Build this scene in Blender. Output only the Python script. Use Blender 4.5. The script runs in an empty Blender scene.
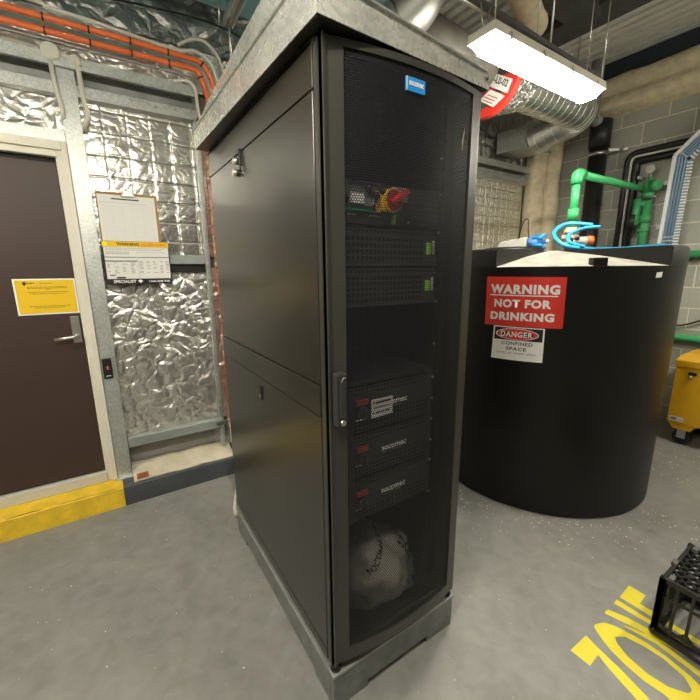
import bpy, math, random
from mathutils import Vector, Matrix, noise
random.seed(7)
SC = bpy.context.scene
COL = SC.collection
pi = math.pi
def V(*a): return Vector(a)

# ------------------------------------------------------------------ materials
MATS = {}
def nodes_of(m):
    m.use_nodes = True
    nt = m.node_tree
    return nt, nt.nodes, nt.links, nt.nodes.get('Principled BSDF')
def mat(name, col, rough=.5, metal=0., var=0., vscale=8., bump=0., bscale=40., detail=4., spec=.5,
        col2=None, rvar=0., emit=None, estr=0., alpha=1., coat=0.):
    if name in MATS: return MATS[name]
    m = bpy.data.materials.new(name); MATS[name] = m
    nt, N, L, b = nodes_of(m)
    b.inputs['Base Color'].default_value = (*col, 1)
    b.inputs['Roughness'].default_value = rough
    b.inputs['Metallic'].default_value = metal
    b.inputs['Specular IOR Level'].default_value = spec
    b.inputs['Coat Weight'].default_value = coat
    if emit: 
        b.inputs['Emission Color'].default_value = (*emit, 1); b.inputs['Emission Strength'].default_value = estr
    tc = N.new('ShaderNodeTexCoord')
    if var > 0 or col2 or rvar:
        n = N.new('ShaderNodeTexNoise'); n.inputs['Scale'].default_value = vscale; n.inputs['Detail'].default_value = detail
        L.new(tc.outputs['Object'], n.inputs['Vector'])
        r = N.new('ShaderNodeMapRange'); r.inputs['From Min'].default_value = .3; r.inputs['From Max'].default_value = .7
        L.new(n.outputs['Fac'], r.inputs['Value'])
        mx = N.new('ShaderNodeMix'); mx.data_type = 'RGBA'
        c2 = col2 if col2 else tuple(c*(1+var) for c in col)
        c1 = col if col2 else tuple(c*(1-var) for c in col)
        mx.inputs['A'].default_value = (*c1, 1); mx.inputs['B'].default_value = (*c2, 1)
        L.new(r.outputs['Result'], mx.inputs['Factor']); L.new(mx.outputs['Result'], b.inputs['Base Color'])
        if rvar:
            r2 = N.new('ShaderNodeMapRange'); r2.inputs['From Min'].default_value = .3; r2.inputs['From Max'].default_value = .7
            r2.inputs['To Min'].default_value = rough-rvar; r2.inputs['To Max'].default_value = rough+rvar
            L.new(n.outputs['Fac'], r2.inputs['Value']); L.new(r2.outputs['Result'], b.inputs['Roughness'])
    if bump > 0:
        n2 = N.new('ShaderNodeTexNoise'); n2.inputs['Scale'].default_value = bscale; n2.inputs['Detail'].default_value = 5
        L.new(tc.outputs['Object'], n2.inputs['Vector'])
        bp = N.new('ShaderNodeBump'); bp.inputs['Strength'].default_value = bump; bp.inputs['Distance'].default_value = .01
        L.new(n2.outputs['Fac'], bp.inputs['Height']); L.new(bp.outputs['Normal'], b.inputs['Normal'])
    return m

def galv_mat():
    m = bpy.data.materials.new('galvanised_steel'); nt, N, L, b = nodes_of(m)
    tc = N.new('ShaderNodeTexCoord'); vo = N.new('ShaderNodeTexVoronoi'); vo.inputs['Scale'].default_value = 130
    L.new(tc.outputs['Object'], vo.inputs['Vector'])
    sep = N.new('ShaderNodeSeparateColor'); L.new(vo.outputs['Color'], sep.inputs['Color'])
    n = N.new('ShaderNodeTexNoise'); n.inputs['Scale'].default_value = 9; n.inputs['Detail'].default_value = 5
    L.new(tc.outputs['Object'], n.inputs['Vector'])
    ad = N.new('ShaderNodeMath'); ad.operation = 'ADD'; L.new(sep.outputs['Red'], ad.inputs[0]); L.new(n.outputs['Fac'], ad.inputs[1])
    cr = N.new('ShaderNodeMapRange'); cr.inputs['From Max'].default_value = 2; cr.inputs['From Min'].default_value=.1
    L.new(ad.outputs[0], cr.inputs['Value'])
    mx = N.new('ShaderNodeMix'); mx.data_type = 'RGBA'
    mx.inputs['A'].default_value = (.42,.44,.42,1); mx.inputs['B'].default_value = (.78,.80,.76,1)
    L.new(cr.outputs['Result'], mx.inputs['Factor']); L.new(mx.outputs['Result'], b.inputs['Base Color'])
    b.inputs['Metallic'].default_value = .8
    r2 = N.new('ShaderNodeMapRange'); r2.inputs['To Min'].default_value = .32; r2.inputs['To Max'].default_value = .55; r2.inputs['From Max'].default_value = 2
    L.new(ad.outputs[0], r2.inputs['Value']); L.new(r2.outputs['Result'], b.inputs['Roughness'])
    bp = N.new('ShaderNodeBump'); bp.inputs['Strength'].default_value = .12; bp.inputs['Distance'].default_value = .02
    L.new(n.outputs['Fac'], bp.inputs['Height']); L.new(bp.outputs['Normal'], b.inputs['Normal'])
    MATS['galv'] = m; return m
GALV = galv_mat()

def foil_mat(name, col, rough, s1, strength, yel=None, grid=0, gs=.5):
    m = bpy.data.materials.new(name); nt, N, L, b = nodes_of(m)
    b.inputs['Metallic'].default_value = .92; b.inputs['Roughness'].default_value = rough
    tc = N.new('ShaderNodeTexCoord')
    n0 = N.new('ShaderNodeTexNoise'); n0.inputs['Scale'].default_value = 4; n0.inputs['Detail'].default_value = 3
    L.new(tc.outputs['Object'], n0.inputs['Vector'])
    wv = N.new('ShaderNodeVectorMath'); wv.operation = 'MULTIPLY_ADD'
    L.new(n0.outputs['Color'], wv.inputs[0]); wv.inputs[1].default_value = (.25,.25,.25); L.new(tc.outputs['Object'], wv.inputs[2])
    v1 = N.new('ShaderNodeTexVoronoi'); v1.inputs['Scale'].default_value = s1; v1.feature = 'DISTANCE_TO_EDGE'
    L.new(wv.outputs[0], v1.inputs['Vector'])
    mm = N.new('ShaderNodeMapRange'); mm.inputs['From Max'].default_value = .25; L.new(v1.outputs['Distance'], mm.inputs['Value'])
    n1 = N.new('ShaderNodeTexNoise'); n1.inputs['Scale'].default_value = s1*1.3; n1.inputs['Detail'].default_value = 6; n1.inputs['Distortion'].default_value = 1.6
    L.new(tc.outputs['Object'], n1.inputs['Vector'])
    ad = N.new('ShaderNodeMath'); ad.operation = 'MULTIPLY_ADD'; ad.inputs[1].default_value = 1.5
    L.new(n1.outputs['Fac'], ad.inputs[0]); L.new(mm.outputs['Result'], ad.inputs[2])
    bp = N.new('ShaderNodeBump'); bp.inputs['Strength'].default_value = strength; bp.inputs['Distance'].default_value = .012
    L.new(ad.outputs[0], bp.inputs['Height']); L.new(bp.outputs['Normal'], b.inputs['Normal'])
    if grid:   # stitched quilt seams
        sp = N.new('ShaderNodeSeparateXYZ'); wv2 = N.new('ShaderNodeVectorMath'); wv2.operation='MULTIPLY_ADD'; wv2.inputs[1].default_value=(.03,.03,.03)
        L.new(n0.outputs['Color'], wv2.inputs[0]); L.new(tc.outputs['Object'], wv2.inputs[2]); L.new(wv2.outputs[0], sp.inputs[0])
        outs=[]
        for ax in ('X','Z'):
            pp_ = N.new('ShaderNodeMath'); pp_.operation='PINGPONG'; pp_.inputs[1].default_value=grid/2; L.new(sp.outputs[ax], pp_.inputs[0])
            mr = N.new('ShaderNodeMapRange'); mr.inputs['From Max'].default_value=.012; mr.interpolation_type='SMOOTHSTEP'; L.new(pp_.outputs[0], mr.inputs['Value']); outs.append(mr)
        ml_ = N.new('ShaderNodeMath'); ml_.operation='MULTIPLY'; L.new(outs[0].outputs['Result'], ml_.inputs[0]); L.new(outs[1].outputs['Result'], ml_.inputs[1])
        b2 = N.new('ShaderNodeBump'); b2.inputs['Strength'].default_value=gs; b2.inputs['Distance'].default_value=.012
        L.new(ml_.outputs[0], b2.inputs['Height']); L.new(bp.outputs['Normal'], b2.inputs['Normal']); L.new(b2.outputs['Normal'], b.inputs['Normal'])
    mx = N.new('ShaderNodeMix'); mx.data_type = 'RGBA'; mx.inputs['A'].default_value = (*col,1)
    mx.inputs['B'].default_value = (*(yel or tuple(c*.82 for c in col)),1)
    L.new(n0.outputs['Fac'], mx.inputs['Factor']); L.new(mx.outputs['Result'], b.inputs['Base Color'])
    MATS[name] = m; return m
FOIL = foil_mat('quilted_foil', (.78,.77,.71), .24, 16, .13, None, .125, .24)
CRINKLE = foil_mat('crinkled_foil', (.84,.83,.77), .30, 11, .45)
QFOIL = foil_mat('quilted_cream_foil', (.95,.92,.80), .42, 18, .5, None, .098, .7)
TAPE = foil_mat('foil_wrap', (.82,.81,.77), .25, 22, .8)

def block_mat():
    m = bpy.data.materials.new('concrete_block'); nt, N, L, b = nodes_of(m)
    tc = N.new('ShaderNodeTexCoord'); sp = N.new('ShaderNodeSeparateXYZ'); L.new(tc.outputs['Object'], sp.inputs[0])
    cb = N.new('ShaderNodeCombineXYZ')
    ay = N.new('ShaderNodeMath'); ay.inputs[1].default_value = 4.68-.193; L.new(sp.outputs['Y'], ay.inputs[0])
    az = N.new('ShaderNodeMath'); az.inputs[1].default_value = .051; L.new(sp.outputs['Z'], az.inputs[0])
    L.new(ay.outputs[0], cb.inputs[0]); L.new(az.outputs[0], cb.inputs[1])
    br = N.new('ShaderNodeTexBrick'); br.inputs['Scale'].default_value = 1; br.inputs['Brick Width'].default_value = .4
    br.inputs['Row Height'].default_value = .2; br.inputs['Mortar Size'].default_value = .006; br.inputs['Mortar Smooth'].default_value = .2
    br.inputs['Color1'].default_value = (.34,.345,.30,1); br.inputs['Color2'].default_value = (.42,.42,.365,1); br.inputs['Mortar'].default_value = (.68,.66,.55,1)
    L.new(cb.outputs[0], br.inputs['Vector'])
    n = N.new('ShaderNodeTexNoise'); n.inputs['Scale'].default_value = 60; n.inputs['Detail'].default_value = 6; L.new(tc.outputs['Object'], n.inputs['Vector'])
    mp = N.new('ShaderNodeMapRange'); mp.inputs['To Min'].default_value = .75; mp.inputs['To Max'].default_value = 1.2; L.new(n.outputs['Fac'], mp.inputs['Value'])
    mx = N.new('ShaderNodeMix'); mx.data_type = 'RGBA'; mx.blend_type = 'MULTIPLY'; mx.inputs['Factor'].default_value = 1
    L.new(br.outputs['Color'], mx.inputs['A']); L.new(mp.outputs['Result'], mx.inputs['B']); L.new(mx.outputs['Result'], b.inputs['Base Color'])
    b.inputs['Roughness'].default_value = .9
    iv = N.new('ShaderNodeMath'); iv.operation = 'MULTIPLY_ADD'; iv.inputs[1].default_value = -1; L.new(br.outputs['Fac'], iv.inputs[0])
    n3 = N.new('ShaderNodeMath'); n3.operation = 'MULTIPLY'; n3.inputs[1].default_value = .25; L.new(n.outputs['Fac'], n3.inputs[0]); L.new(n3.outputs[0], iv.inputs[2])
    bp = N.new('ShaderNodeBump'); bp.inputs['Strength'].default_value = .6; bp.inputs['Distance'].default_value = .008
    L.new(iv.outputs[0], bp.inputs['Height']); L.new(bp.outputs['Normal'], b.inputs['Normal'])
    MATS['block'] = m; return m
BLOCK = block_mat()

def floor_mat():
    m = bpy.data.materials.new('painted_concrete_floor'); nt, N, L, b = nodes_of(m)
    tc = N.new('ShaderNodeTexCoord')
    def nz(s, d=5, dist=0.):
        n = N.new('ShaderNodeTexNoise'); n.inputs['Scale'].default_value = s; n.inputs['Detail'].default_value = d; n.inputs['Distortion'].default_value = dist
        L.new(tc.outputs['Object'], n.inputs['Vector']); return n
    a = nz(2.2, 9, .8); c = nz(14, 10, .6); s = nz(45, 4)
    r = N.new('ShaderNodeMapRange'); r.inputs['From Min'].default_value = .3; r.inputs['From Max'].default_value = .7; L.new(a.outputs['Fac'], r.inputs['Value'])
    mx = N.new('ShaderNodeMix'); mx.data_type = 'RGBA'; mx.inputs['A'].default_value = (.215,.214,.20,1); mx.inputs['B'].default_value = (.28,.277,.258,1)
    L.new(r.outputs['Result'], mx.inputs['Factor'])
    m2 = N.new('ShaderNodeMix'); m2.data_type = 'RGBA'; m2.blend_type = 'MULTIPLY'; m2.inputs['Factor'].default_value = 1
    r2 = N.new('ShaderNodeMapRange'); r2.inputs['From Min'].default_value = .3; r2.inputs['From Max'].default_value = .7; r2.inputs['To Min'].default_value = .86; r2.inputs['To Max'].default_value = 1.1
    L.new(c.outputs['Fac'], r2.inputs['Value']); L.new(mx.outputs['Result'], m2.inputs['A']); L.new(r2.outputs['Result'], m2.inputs['B'])
    # pale specks of dust and chips
    m3 = N.new('ShaderNodeMix'); m3.data_type = 'RGBA'; m3.inputs['B'].default_value = (.5,.48,.40,1)
    r3 = N.new('ShaderNodeMapRange'); r3.inputs['From Min'].default_value = .70; r3.inputs['From Max'].default_value = .76; L.new(s.outputs['Fac'], r3.inputs['Value'])
    L.new(r3.outputs['Result'], m3.inputs['Factor']); L.new(m2.outputs['Result'], m3.inputs['A']); L.new(m3.outputs['Result'], b.inputs['Base Color'])
    r4 = N.new('ShaderNodeMapRange'); r4.inputs['To Min'].default_value = .42; r4.inputs['To Max'].default_value = .7; L.new(c.outputs['Fac'], r4.inputs['Value'])
    L.new(r4.outputs['Result'], b.inputs['Roughness'])
    bp = N.new('ShaderNodeBump'); bp.inputs['Strength'].default_value = .15; bp.inputs['Distance'].default_value = .01
    L.new(c.outputs['Fac'], bp.inputs['Height']); L.new(bp.outputs['Normal'], b.inputs['Normal'])
    MATS['floor'] = m; return m
FLOOR = floor_mat()

def hood_mat():
    m = bpy.data.materials.new('bright_galvanised_hood'); nt, N, L, b = nodes_of(m)
    tc = N.new('ShaderNodeTexCoord'); vo = N.new('ShaderNodeTexVoronoi'); vo.inputs['Scale'].default_value = 90
    n = N.new('ShaderNodeTexNoise'); n.inputs['Scale'].default_value = 7; n.inputs['Detail'].default_value = 7; n.inputs['Distortion'].default_value = 1.2
    L.new(tc.outputs['Object'], vo.inputs['Vector']); L.new(tc.outputs['Object'], n.inputs['Vector'])
    sep = N.new('ShaderNodeSeparateColor'); L.new(vo.outputs['Color'], sep.inputs['Color'])
    ad = N.new('ShaderNodeMath'); ad.operation='MULTIPLY_ADD'; ad.inputs[1].default_value=.35; L.new(sep.outputs['Red'], ad.inputs[0]); L.new(n.outputs['Fac'], ad.inputs[2])
    cr = N.new('ShaderNodeMapRange'); cr.inputs['From Min'].default_value=.4; cr.inputs['From Max'].default_value=.95; L.new(ad.outputs[0], cr.inputs['Value'])
    mx = N.new('ShaderNodeMix'); mx.data_type='RGBA'; mx.inputs['A'].default_value=(.48,.50,.48,1); mx.inputs['B'].default_value=(.93,.92,.84,1)
    L.new(cr.outputs['Result'], mx.inputs['Factor']); L.new(mx.outputs['Result'], b.inputs['Base Color'])
    b.inputs['Metallic'].default_value=.6; r2 = N.new('ShaderNodeMapRange'); r2.inputs['To Min'].default_value=.38; r2.inputs['To Max'].default_value=.2
    L.new(cr.outputs['Result'], r2.inputs['Value']); L.new(r2.outputs['Result'], b.inputs['Roughness'])
    bp = N.new('ShaderNodeBump'); bp.inputs['Strength'].default_value=.12; bp.inputs['Distance'].default_value=.015; L.new(n.outputs['Fac'], bp.inputs['Height']); L.new(bp.outputs['Normal'], b.inputs['Normal'])
    return m
HOODM = hood_mat()
RACK = mat('black_powder_coat', (.020,.019,.014), .30, 0, var=.1, vscale=3, bump=.008, bscale=300, spec=1.0)
RACKIN = mat('black_inner_metal', (.012,.012,.012), .55)
DOORM = mat('door_frame_black', (.040,.039,.032), .34, bump=.015, bscale=300, spec=.6)
MESHM = mat('perforated_black_sheet', (.022,.022,.026), .5, spec=.35)
PLINTH = mat('grey_plinth_paint', (.20,.21,.20), .38, .3, var=.25, vscale=14, bump=.05, bscale=60)
CREAM = mat('cream_paint', (.74,.71,.60), .45, var=.04)
BROWN = mat('brown_door_laminate', (.050,.028,.021), .48, var=.06, vscale=2)
YEL = mat('yellow_kerb_paint', (.86,.57,.03), .6, var=.14, vscale=12, bump=.5, bscale=25)
NAVY = mat('dark_grey_kerb_paint', (.065,.07,.08), .6, var=.15, bump=.2)
FOAM = mat('spray_foam', (.68,.59,.41), .85, var=.14, vscale=14, bump=1.0, bscale=14)
WOOD = mat('raw_sill_mortar', (.62,.56,.42), .85, var=.15, vscale=9, bump=.8, bscale=12)
ORANGE = mat('orange_conduit', (.80,.17,.045), .38, var=.08)
PCREAM = mat('cream_conduit', (.66,.64,.55), .45)
BLK = mat('black_plastic', (.012,.012,.012), .42, spec=.5)
TANKM = mat('black_polyethylene', (.008,.008,.007), .42, var=.15, vscale=4, bump=.06, bscale=8, spec=.32)
DUST = mat('dusty_tank_top', (.25,.235,.20), .9, var=.25, vscale=9, bump=.1)
RED = mat('red_sign', (.78,.045,.03), .4)
REDD = mat('red_plastic', (.62,.03,.03), .4)
WHITE = mat('white_print', (.94,.94,.90), .5)
PAPER = mat('white_paper', (.80,.79,.74), .6)
INK = mat('black_ink', (.01,.01,.01), .6)
GINK = mat('grey_ink', (.22,.21,.2), .6)
SYEL = mat('yellow_notice', (.86,.55,.01), .5)
GREEN = mat('green_pipe', (.06,.47,.16), .38)
DGREEN = mat('dark_green_paint', (.05,.30,.11), .4, var=.1)
GLED = mat('green_tab', (.30,.62,.06), .45)
GSTR = mat('green_stripe', (.02,.45,.22), .45)
BLUE = mat('blue_hose', (.03,.42,.72), .35)
BBADGE = mat('blue_badge', (.02,.28,.72), .4)
BTRAY = mat('blue_cable_jacket', (.24,.36,.50), .5)
JYEL = mat('yellow_toolbox_paint', (.80,.43,.015), .38, var=.05)
TEAL = mat('teal_duct_paint', (.24,.46,.46), .6, var=.1)
STEEL = mat('brushed_steel', (.62,.61,.58), .3, 1.0)
DSTEEL = mat('dark_primed_steel', (.09,.09,.085), .6, .2, var=.2)
CORK = mat('brown_hardboard', (.36,.22,.09), .6, var=.1)
BAGM = mat('thin_white_plastic_bag', (.42,.41,.35), .4, var=.08, vscale=10, bump=1.0, bscale=16)
FLY = mat('yellow_floor_paint', (.80,.68,.04), .55, var=.06)
CHIP = mat('pale_chip', (.80,.76,.55), .7)
GWALL = mat('grey_render', (.34,.33,.30), .8, var=.1, vscale=2)
DECK = mat('galvanised_deck', (.78,.78,.72), .5, .0, var=.08)
DARKM = mat('dark_void_lining', (.02,.02,.02), .8)
SILVER = mat('spiral_duct_sheet', (.66,.67,.64), .33, .95, var=.12, vscale=5)
ORNG = mat('orange_plug', (.85,.2,.05), .4)
CRATE = mat('black_crate_plastic', (.010,.010,.010), .3, spec=.6, var=.2)
OFFW = mat('off_white_plastic', (.6,.59,.53), .5)
SHADEFOIL = foil_mat('shaded_foil_facing', (.42,.42,.40), .38, 6, .9)  # silver foil toned down: the dim upper wall's shade is in the colour
LAMPM = mat('lamp_diffuser', (.9,.9,.85), .4, emit=(1.0,.945,.81), estr=34.)

# ------------------------------------------------------------------ builders
OFF = {}
class MB:
    def __init__(s): s.v=[]; s.f=[]; s.m=[]; s.sm=[]
    def add(s, vs, fs, mi=0, sm=False):
        o=len(s.v); s.v+= [tuple(x) for x in vs]; s.f += [tuple(i+o for i in f) for f in fs]; s.m += [mi]*len(fs); s.sm += [sm]*len(fs); return s
    def box(s,x0,x1,y0,y1,z0,z1,mi=0):
        if x0>x1:x0,x1=x1,x0
        if y0>y1:y0,y1=y1,y0
        if z0>z1:z0,z1=z1,z0
        return s.add([(x0,y0,z0),(x1,y0,z0),(x1,y1,z0),(x0,y1,z0),(x0,y0,z1),(x1,y0,z1),(x1,y1,z1),(x0,y1,z1)],
              [(3,2,1,0),(4,5,6,7),(0,1,5,4),(1,2,6,5),(2,3,7,6),(3,0,4,7)],mi)
    def bar(s,a,b,w,h,up=(0,0,1),mi=0):
        a=Vector(a);b=Vector(b);d=(b-a).normalized();u=Vector(up)
        r=d.cross(u)
        if r.length<1e-4: r=d.cross(Vector((1,0,0)))
        r.normalize();u=r.cross(d)
        vs=[]
        for p in (a,b):
            for i,j in((-1,-1),(1,-1),(1,1),(-1,1)): vs.append(p+r*w/2*i+u*h/2*j)
        return s.add(vs,[(3,2,1,0),(4,5,6,7),(0,1,5,4),(1,2,6,5),(2,3,7,6),(3,0,4,7)],mi)
    def tube(s,path,r,seg=12,mi=0,caps=True,ridge=None):
        P=[Vector(p) for p in path]; n=len(P)
        rs=r if isinstance(r,(list,tuple)) else [r]*n
        T=[]
        for i in range(n):
            t=(P[min(i+1,n-1)]-P[max(i-1,0)]); T.append(t.normalized() if t.length>1e-9 else Vector((0,0,1)))
        u=T[0].cross(Vector((0,0,1)))
        if u.length<.05: u=T[0].cross(Vector((1,0,0)))
        u.normalize(); vs=[]
        for i in range(n):
            u=(u-T[i]*u.dot(T[i])).normalized(); w=T[i].cross(u)
            for k in range(seg):
                a=2*pi*k/seg; vs.append(P[i]+(u*math.cos(a)+w*math.sin(a))*rs[i])
        fs=[]
        for i in range(n-1):
            for k in range(seg):
                k2=(k+1)%seg; fs.append((i*seg+k,i*seg+k2,(i+1)*seg+k2,(i+1)*seg+k))
        s.add(vs,fs,mi,True)
        if caps:
            o=len(s.v)-len(vs)
            s.f.append(tuple(o+k for k in range(seg))[::-1]); s.m.append(mi); s.sm.append(False)
            s.f.append(tuple(o+(n-1)*seg+k for k in range(seg))); s.m.append(mi); s.sm.append(False)
        return s
    def prism(s,poly,thick,mi=0):
        P=[Vector(p) for p in poly]; t=Vector(thick); n=len(P)
        vs=P+[p+t for p in P]
        fs=[tuple(range(n))[::-1],tuple(range(n,2*n))]+[(i,(i+1)%n,(i+1)%n+n,i+n) for i in range(n)]
        return s.add(vs,fs,mi)
    def lathe(s,c,prof,seg=32,mi=0,a0=0,a1=2*pi):
        # prof: list of (r,z)
        full=abs(a1-a0-2*pi)<1e-6; m=seg if full else seg+1; vs=[]
        for r,z in prof:
            for k in range(m):
                a=a0+(a1-a0)*k/seg; vs.append((c[0]+r*math.cos(a),c[1]+r*math.sin(a),c[2]+z))
        fs=[]
        for i in range(len(prof)-1):
            for k in range(seg):
                k2=(k+1)%m; fs.append((i*m+k,i*m+k2,(i+1)*m+k2,(i+1)*m+k))
        return s.add(vs,fs,mi,True)
    def sphere(s,c,r,seg=12,mi=0,sq=(1,1,1)):
        vs=[];fs=[];h=seg//2
        for i in range(h+1):
            for k in range(seg):
                th=pi*i/h;a=2*pi*k/seg; vs.append((c[0]+r*sq[0]*math.sin(th)*math.cos(a),c[1]+r*sq[1]*math.sin(th)*math.sin(a),c[2]+r*sq[2]*math.cos(th)))
        for i in range(h):
            for k in range(seg): fs.append((i*seg+k,(i+1)*seg+k,(i+1)*seg+(k+1)%seg,i*seg+(k+1)%seg))
        return s.add(vs,fs,mi,True)
    def build(s,name,mats,parent=None,bev=0,solid=0):
        me=bpy.data.meshes.new(name); off=OFF.get(parent.name,Vector((0,0,0))) if parent else Vector((0,0,0))
        me.from_pydata([Vector(v)-off for v in s.v],[],s.f)
        if not isinstance(mats,(list,tuple)): mats=[mats]
        for m in mats: me.materials.append(m)
        me.polygons.foreach_set('material_index',s.m); me.polygons.foreach_set('use_smooth',s.sm); me.update()
        o=bpy.data.objects.new(name,me); COL.objects.link(o); OFF[o.name]=off
        if parent: o.parent=parent
        if bev:
            b=o.modifiers.new('bevel','BEVEL'); b.width=bev; b.segments=2; b.limit_method='ANGLE'; b.angle_limit=math.radians(40)
        if solid:
            b=o.modifiers.new('solid','SOLIDIFY'); b.thickness=solid
        return o
def islands(mb,name,m,parent,bev=0):
    """each loose piece of mb becomes an object of its own"""
    par=list(range(len(mb.v)))
    def find(a):
        while par[a]!=a: par[a]=par[par[a]]; a=par[a]
        return a
    for f in mb.f:
        r=find(f[0])
        for i in f[1:]: par[find(i)]=r
    grp={}
    for k,f in enumerate(mb.f): grp.setdefault(find(f[0]),[]).append(k)
    out=[]
    for ks in grp.values():
        ids=sorted({i for k in ks for i in mb.f[k]}); mp={i:n for n,i in enumerate(ids)}
        q=MB(); q.v=[mb.v[i] for i in ids]; q.f=[tuple(mp[i] for i in mb.f[k]) for k in ks]; q.m=[0]*len(ks); q.sm=[mb.sm[k] for k in ks]
        out.append(q.build(name,m,parent,bev))
    return out
def box(name,m,x0,x1,y0,y1,z0,z1,parent=None,bev=0): return MB().box(x0,x1,y0,y1,z0,z1).build(name,m,parent,bev)
def thing(name,loc,label,cat,group=None):
    o=bpy.data.objects.new(name,None); o.location=loc; o.empty_display_size=.1; COL.objects.link(o); OFF[o.name]=Vector(loc)
    return tag(o,label,cat,group)
def tag(o,label,cat,group=None,kind=None):
    o['label']=label; o['category']=cat
    if group: o['group']=group
    if kind: o['kind']=kind
    return o
def struct(o): o['kind']='structure'; return o
def dup(o,parent=None,loc=None,label=None):
    c=o.copy(); COL.objects.link(c)
    if parent: c.parent=parent
    if loc is not None: c.location=loc
    if label: c['label']=label
    for ch in list(o.children):
        if ch is not c: dup(ch,c)
    return c

def ease(pts, r=.04, n=6):
    """polyline with rounded corners"""
    P=[Vector(p) for p in pts]; out=[P[0]]
    for i in range(1,len(P)-1):
        a,b,c=P[i-1],P[i],P[i+1]; d1=(a-b);d2=(c-b); q=min(r,d1.length*.49,d2.length*.49)
        s=b+d1.normalized()*q; e=b+d2.normalized()*q
        for k in range(n+1):
            t=k/n; out.append(s*(1-t)**2+b*2*t*(1-t)+e*t*t)
    out.append(P[-1]); return out
def smooth(pts,n=8):
    P=[Vector(p) for p in pts]; out=[]
    for i in range(len(P)-1):
        p0=P[max(i-1,0)];p1=P[i];p2=P[i+1];p3=P[min(i+2,len(P)-1)]
        for k in range(n):
            t=k/n; out.append(.5*((2*p1)+(p2-p0)*t+(2*p0-5*p1+4*p2-p3)*t*t+(3*p1-p0-3*p2+p3)*t**3))
    out.append(P[-1]); return out

def text(body,m,name,parent,O,R,U,w=None,h=.02,bold=0.,warp=None,lift=.0012,shear=0,sp=1.):
    """solid lettering; O = lower-left corner, R/U = unit right / up, w = total width"""
    cu=bpy.data.curves.new('t','FONT'); cu.body=body; cu.size=1; cu.offset=bold; cu.shear=shear; cu.space_character=sp; cu.resolution_u=3
    ob=bpy.data.objects.new('t',cu); COL.objects.link(ob); dg=bpy.context.evaluated_depsgraph_get(); dg.update()
    me=bpy.data.meshes.new_from_object(ob.evaluated_get(dg)); bpy.data.objects.remove(ob); bpy.data.curves.remove(cu)
    xs=[v.co.x for v in me.vertices]; ys=[v.co.y for v in me.vertices]; x0,x1,y0,y1=min(xs),max(xs),min(ys),max(ys)
    sy=h/(y1-y0); sx=(w/(x1-x0)) if w else sy; R=Vector(R);U=Vector(U);N=R.cross(U).normalized();O=Vector(O)
    off=OFF[parent.name] if parent else Vector((0,0,0))
    for v in me.vertices:
        a=(v.co.x-x0)*sx; b=(v.co.y-y0)*sy
        v.co=(warp(a,b,lift) if warp else O+R*a+U*b+N*lift)-off
    me.materials.append(m); me.name=name
    o=bpy.data.objects.new(name,me); COL.objects.link(o); OFF[o.name]=off
    if parent: o.parent=parent
    return o

def sheet(mb,fx,x0,x1,z0,z1,pitch,hole,kind='hex',mi=0):
    """perforated sheet; fx(x,z)->point; real holes"""
    if kind=='hex':
        W=pitch; H=pitch*math.sqrt(3)/2; nx=int((x1-x0)/W); nz=int((z1-z0)/H)
        R=pitch/math.sqrt(3); idx={}
        def vid(x,z):
            k=(round(x*1e4/3),round(z*1e4/3))
            for dk in ((0,0),(1,0),(-1,0),(0,1),(0,-1)):
                if (k[0]+dk[0],k[1]+dk[1]) in idx: return idx[(k[0]+dk[0],k[1]+dk[1])]
            idx[k]=len(mb.v); mb.v.append(tuple(fx(x,z))); return idx[k]
        for j in range(nz):
            for i in range(nx):
                cx=x0+W*(i+.5+(.5 if j%2 else 0)); cz=z0+H*(j+.5)
                if cx+W/2>x1+W*.6: continue
                o=[];q=[]
                for k in range(6):
                    a=pi/6+k*pi/3; o.append(vid(cx+R*math.cos(a),cz+R*math.sin(a)))
                for k in range(6):
                    a=pi/6+k*pi/3; q.append(len(mb.v)); mb.v.append(tuple(fx(cx+hole*math.cos(a),cz+hole*math.sin(a))))
                for k in range(6):
                    k2=(k+1)%6; mb.f.append((o[k],o[k2],q[k2],q[k])); mb.m.append(mi); mb.sm.append(False)
    else:
        nx=int((x1-x0)/pitch); nz=max(1,int((z1-z0)/pitch)); px=(x1-x0)/nx; pz=(z1-z0)/nz; mx=(px-hole)/2; mz=(pz-hole)/2
        for i in range(nx):
            for j in range(nz):
                a,b=x0+i*px,x0+(i+1)*px; c,d=z0+j*pz,z0+(j+1)*pz
                o=[(a,c),(b,c),(b,d),(a,d)]; q=[(a+mx,c+mz),(b-mx,c+mz),(b-mx,d-mz),(a+mx,d-mz)]
                mb.add([fx(*p) for p in o+q],[(k,(k+1)%4,4+(k+1)%4,4+k) for k in range(4)],mi)
    return mb

# ------------------------------------------------------------------ room shell
XR,YB,XL,YF,ZC=4.2,2.05,-3.6,-3.8,3.62
struct(box('floor',FLOOR,XL-.2,XR+.2,YF-.2,YB+.2,-.1,0))
struct(box('wall_right',BLOCK,XR,XR+.2,YF-.2,YB+.2,0,3.95))
struct(box('wall_back',GWALL,XL-.2,XR,YB,YB+.2,0,3.95))
struct(box('wall_left',GWALL,XL-.2,XL,YF-.2,YB,0,3.95))
struct(box('wall_front',GWALL,XL,XR,YF-.2,YF,0,3.95))
# corrugated steel deck ceiling, ribs run front to back
mb=MB(); x=XL-.2; P=[]
pt=.105
while x<XR+.2:
    P+=[(x,ZC),(x+pt*.56,ZC),(x+pt*.60,ZC+.075),(x+pt*.96,ZC+.075)]; x+=pt
vs=[(a,YF-.2,b) for a,b in P]+[(a,YB+.2,b) for a,b in P]; n=len(P)
mb.add(vs,[(i,i+1,n+i+1,n+i) for i in range(n-1)])
mb.box(XL-.2,XR+.2,YF-.2,YB+.2,ZC+.09,ZC+.2)
struct(mb.build('ceiling',DECK))

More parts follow.
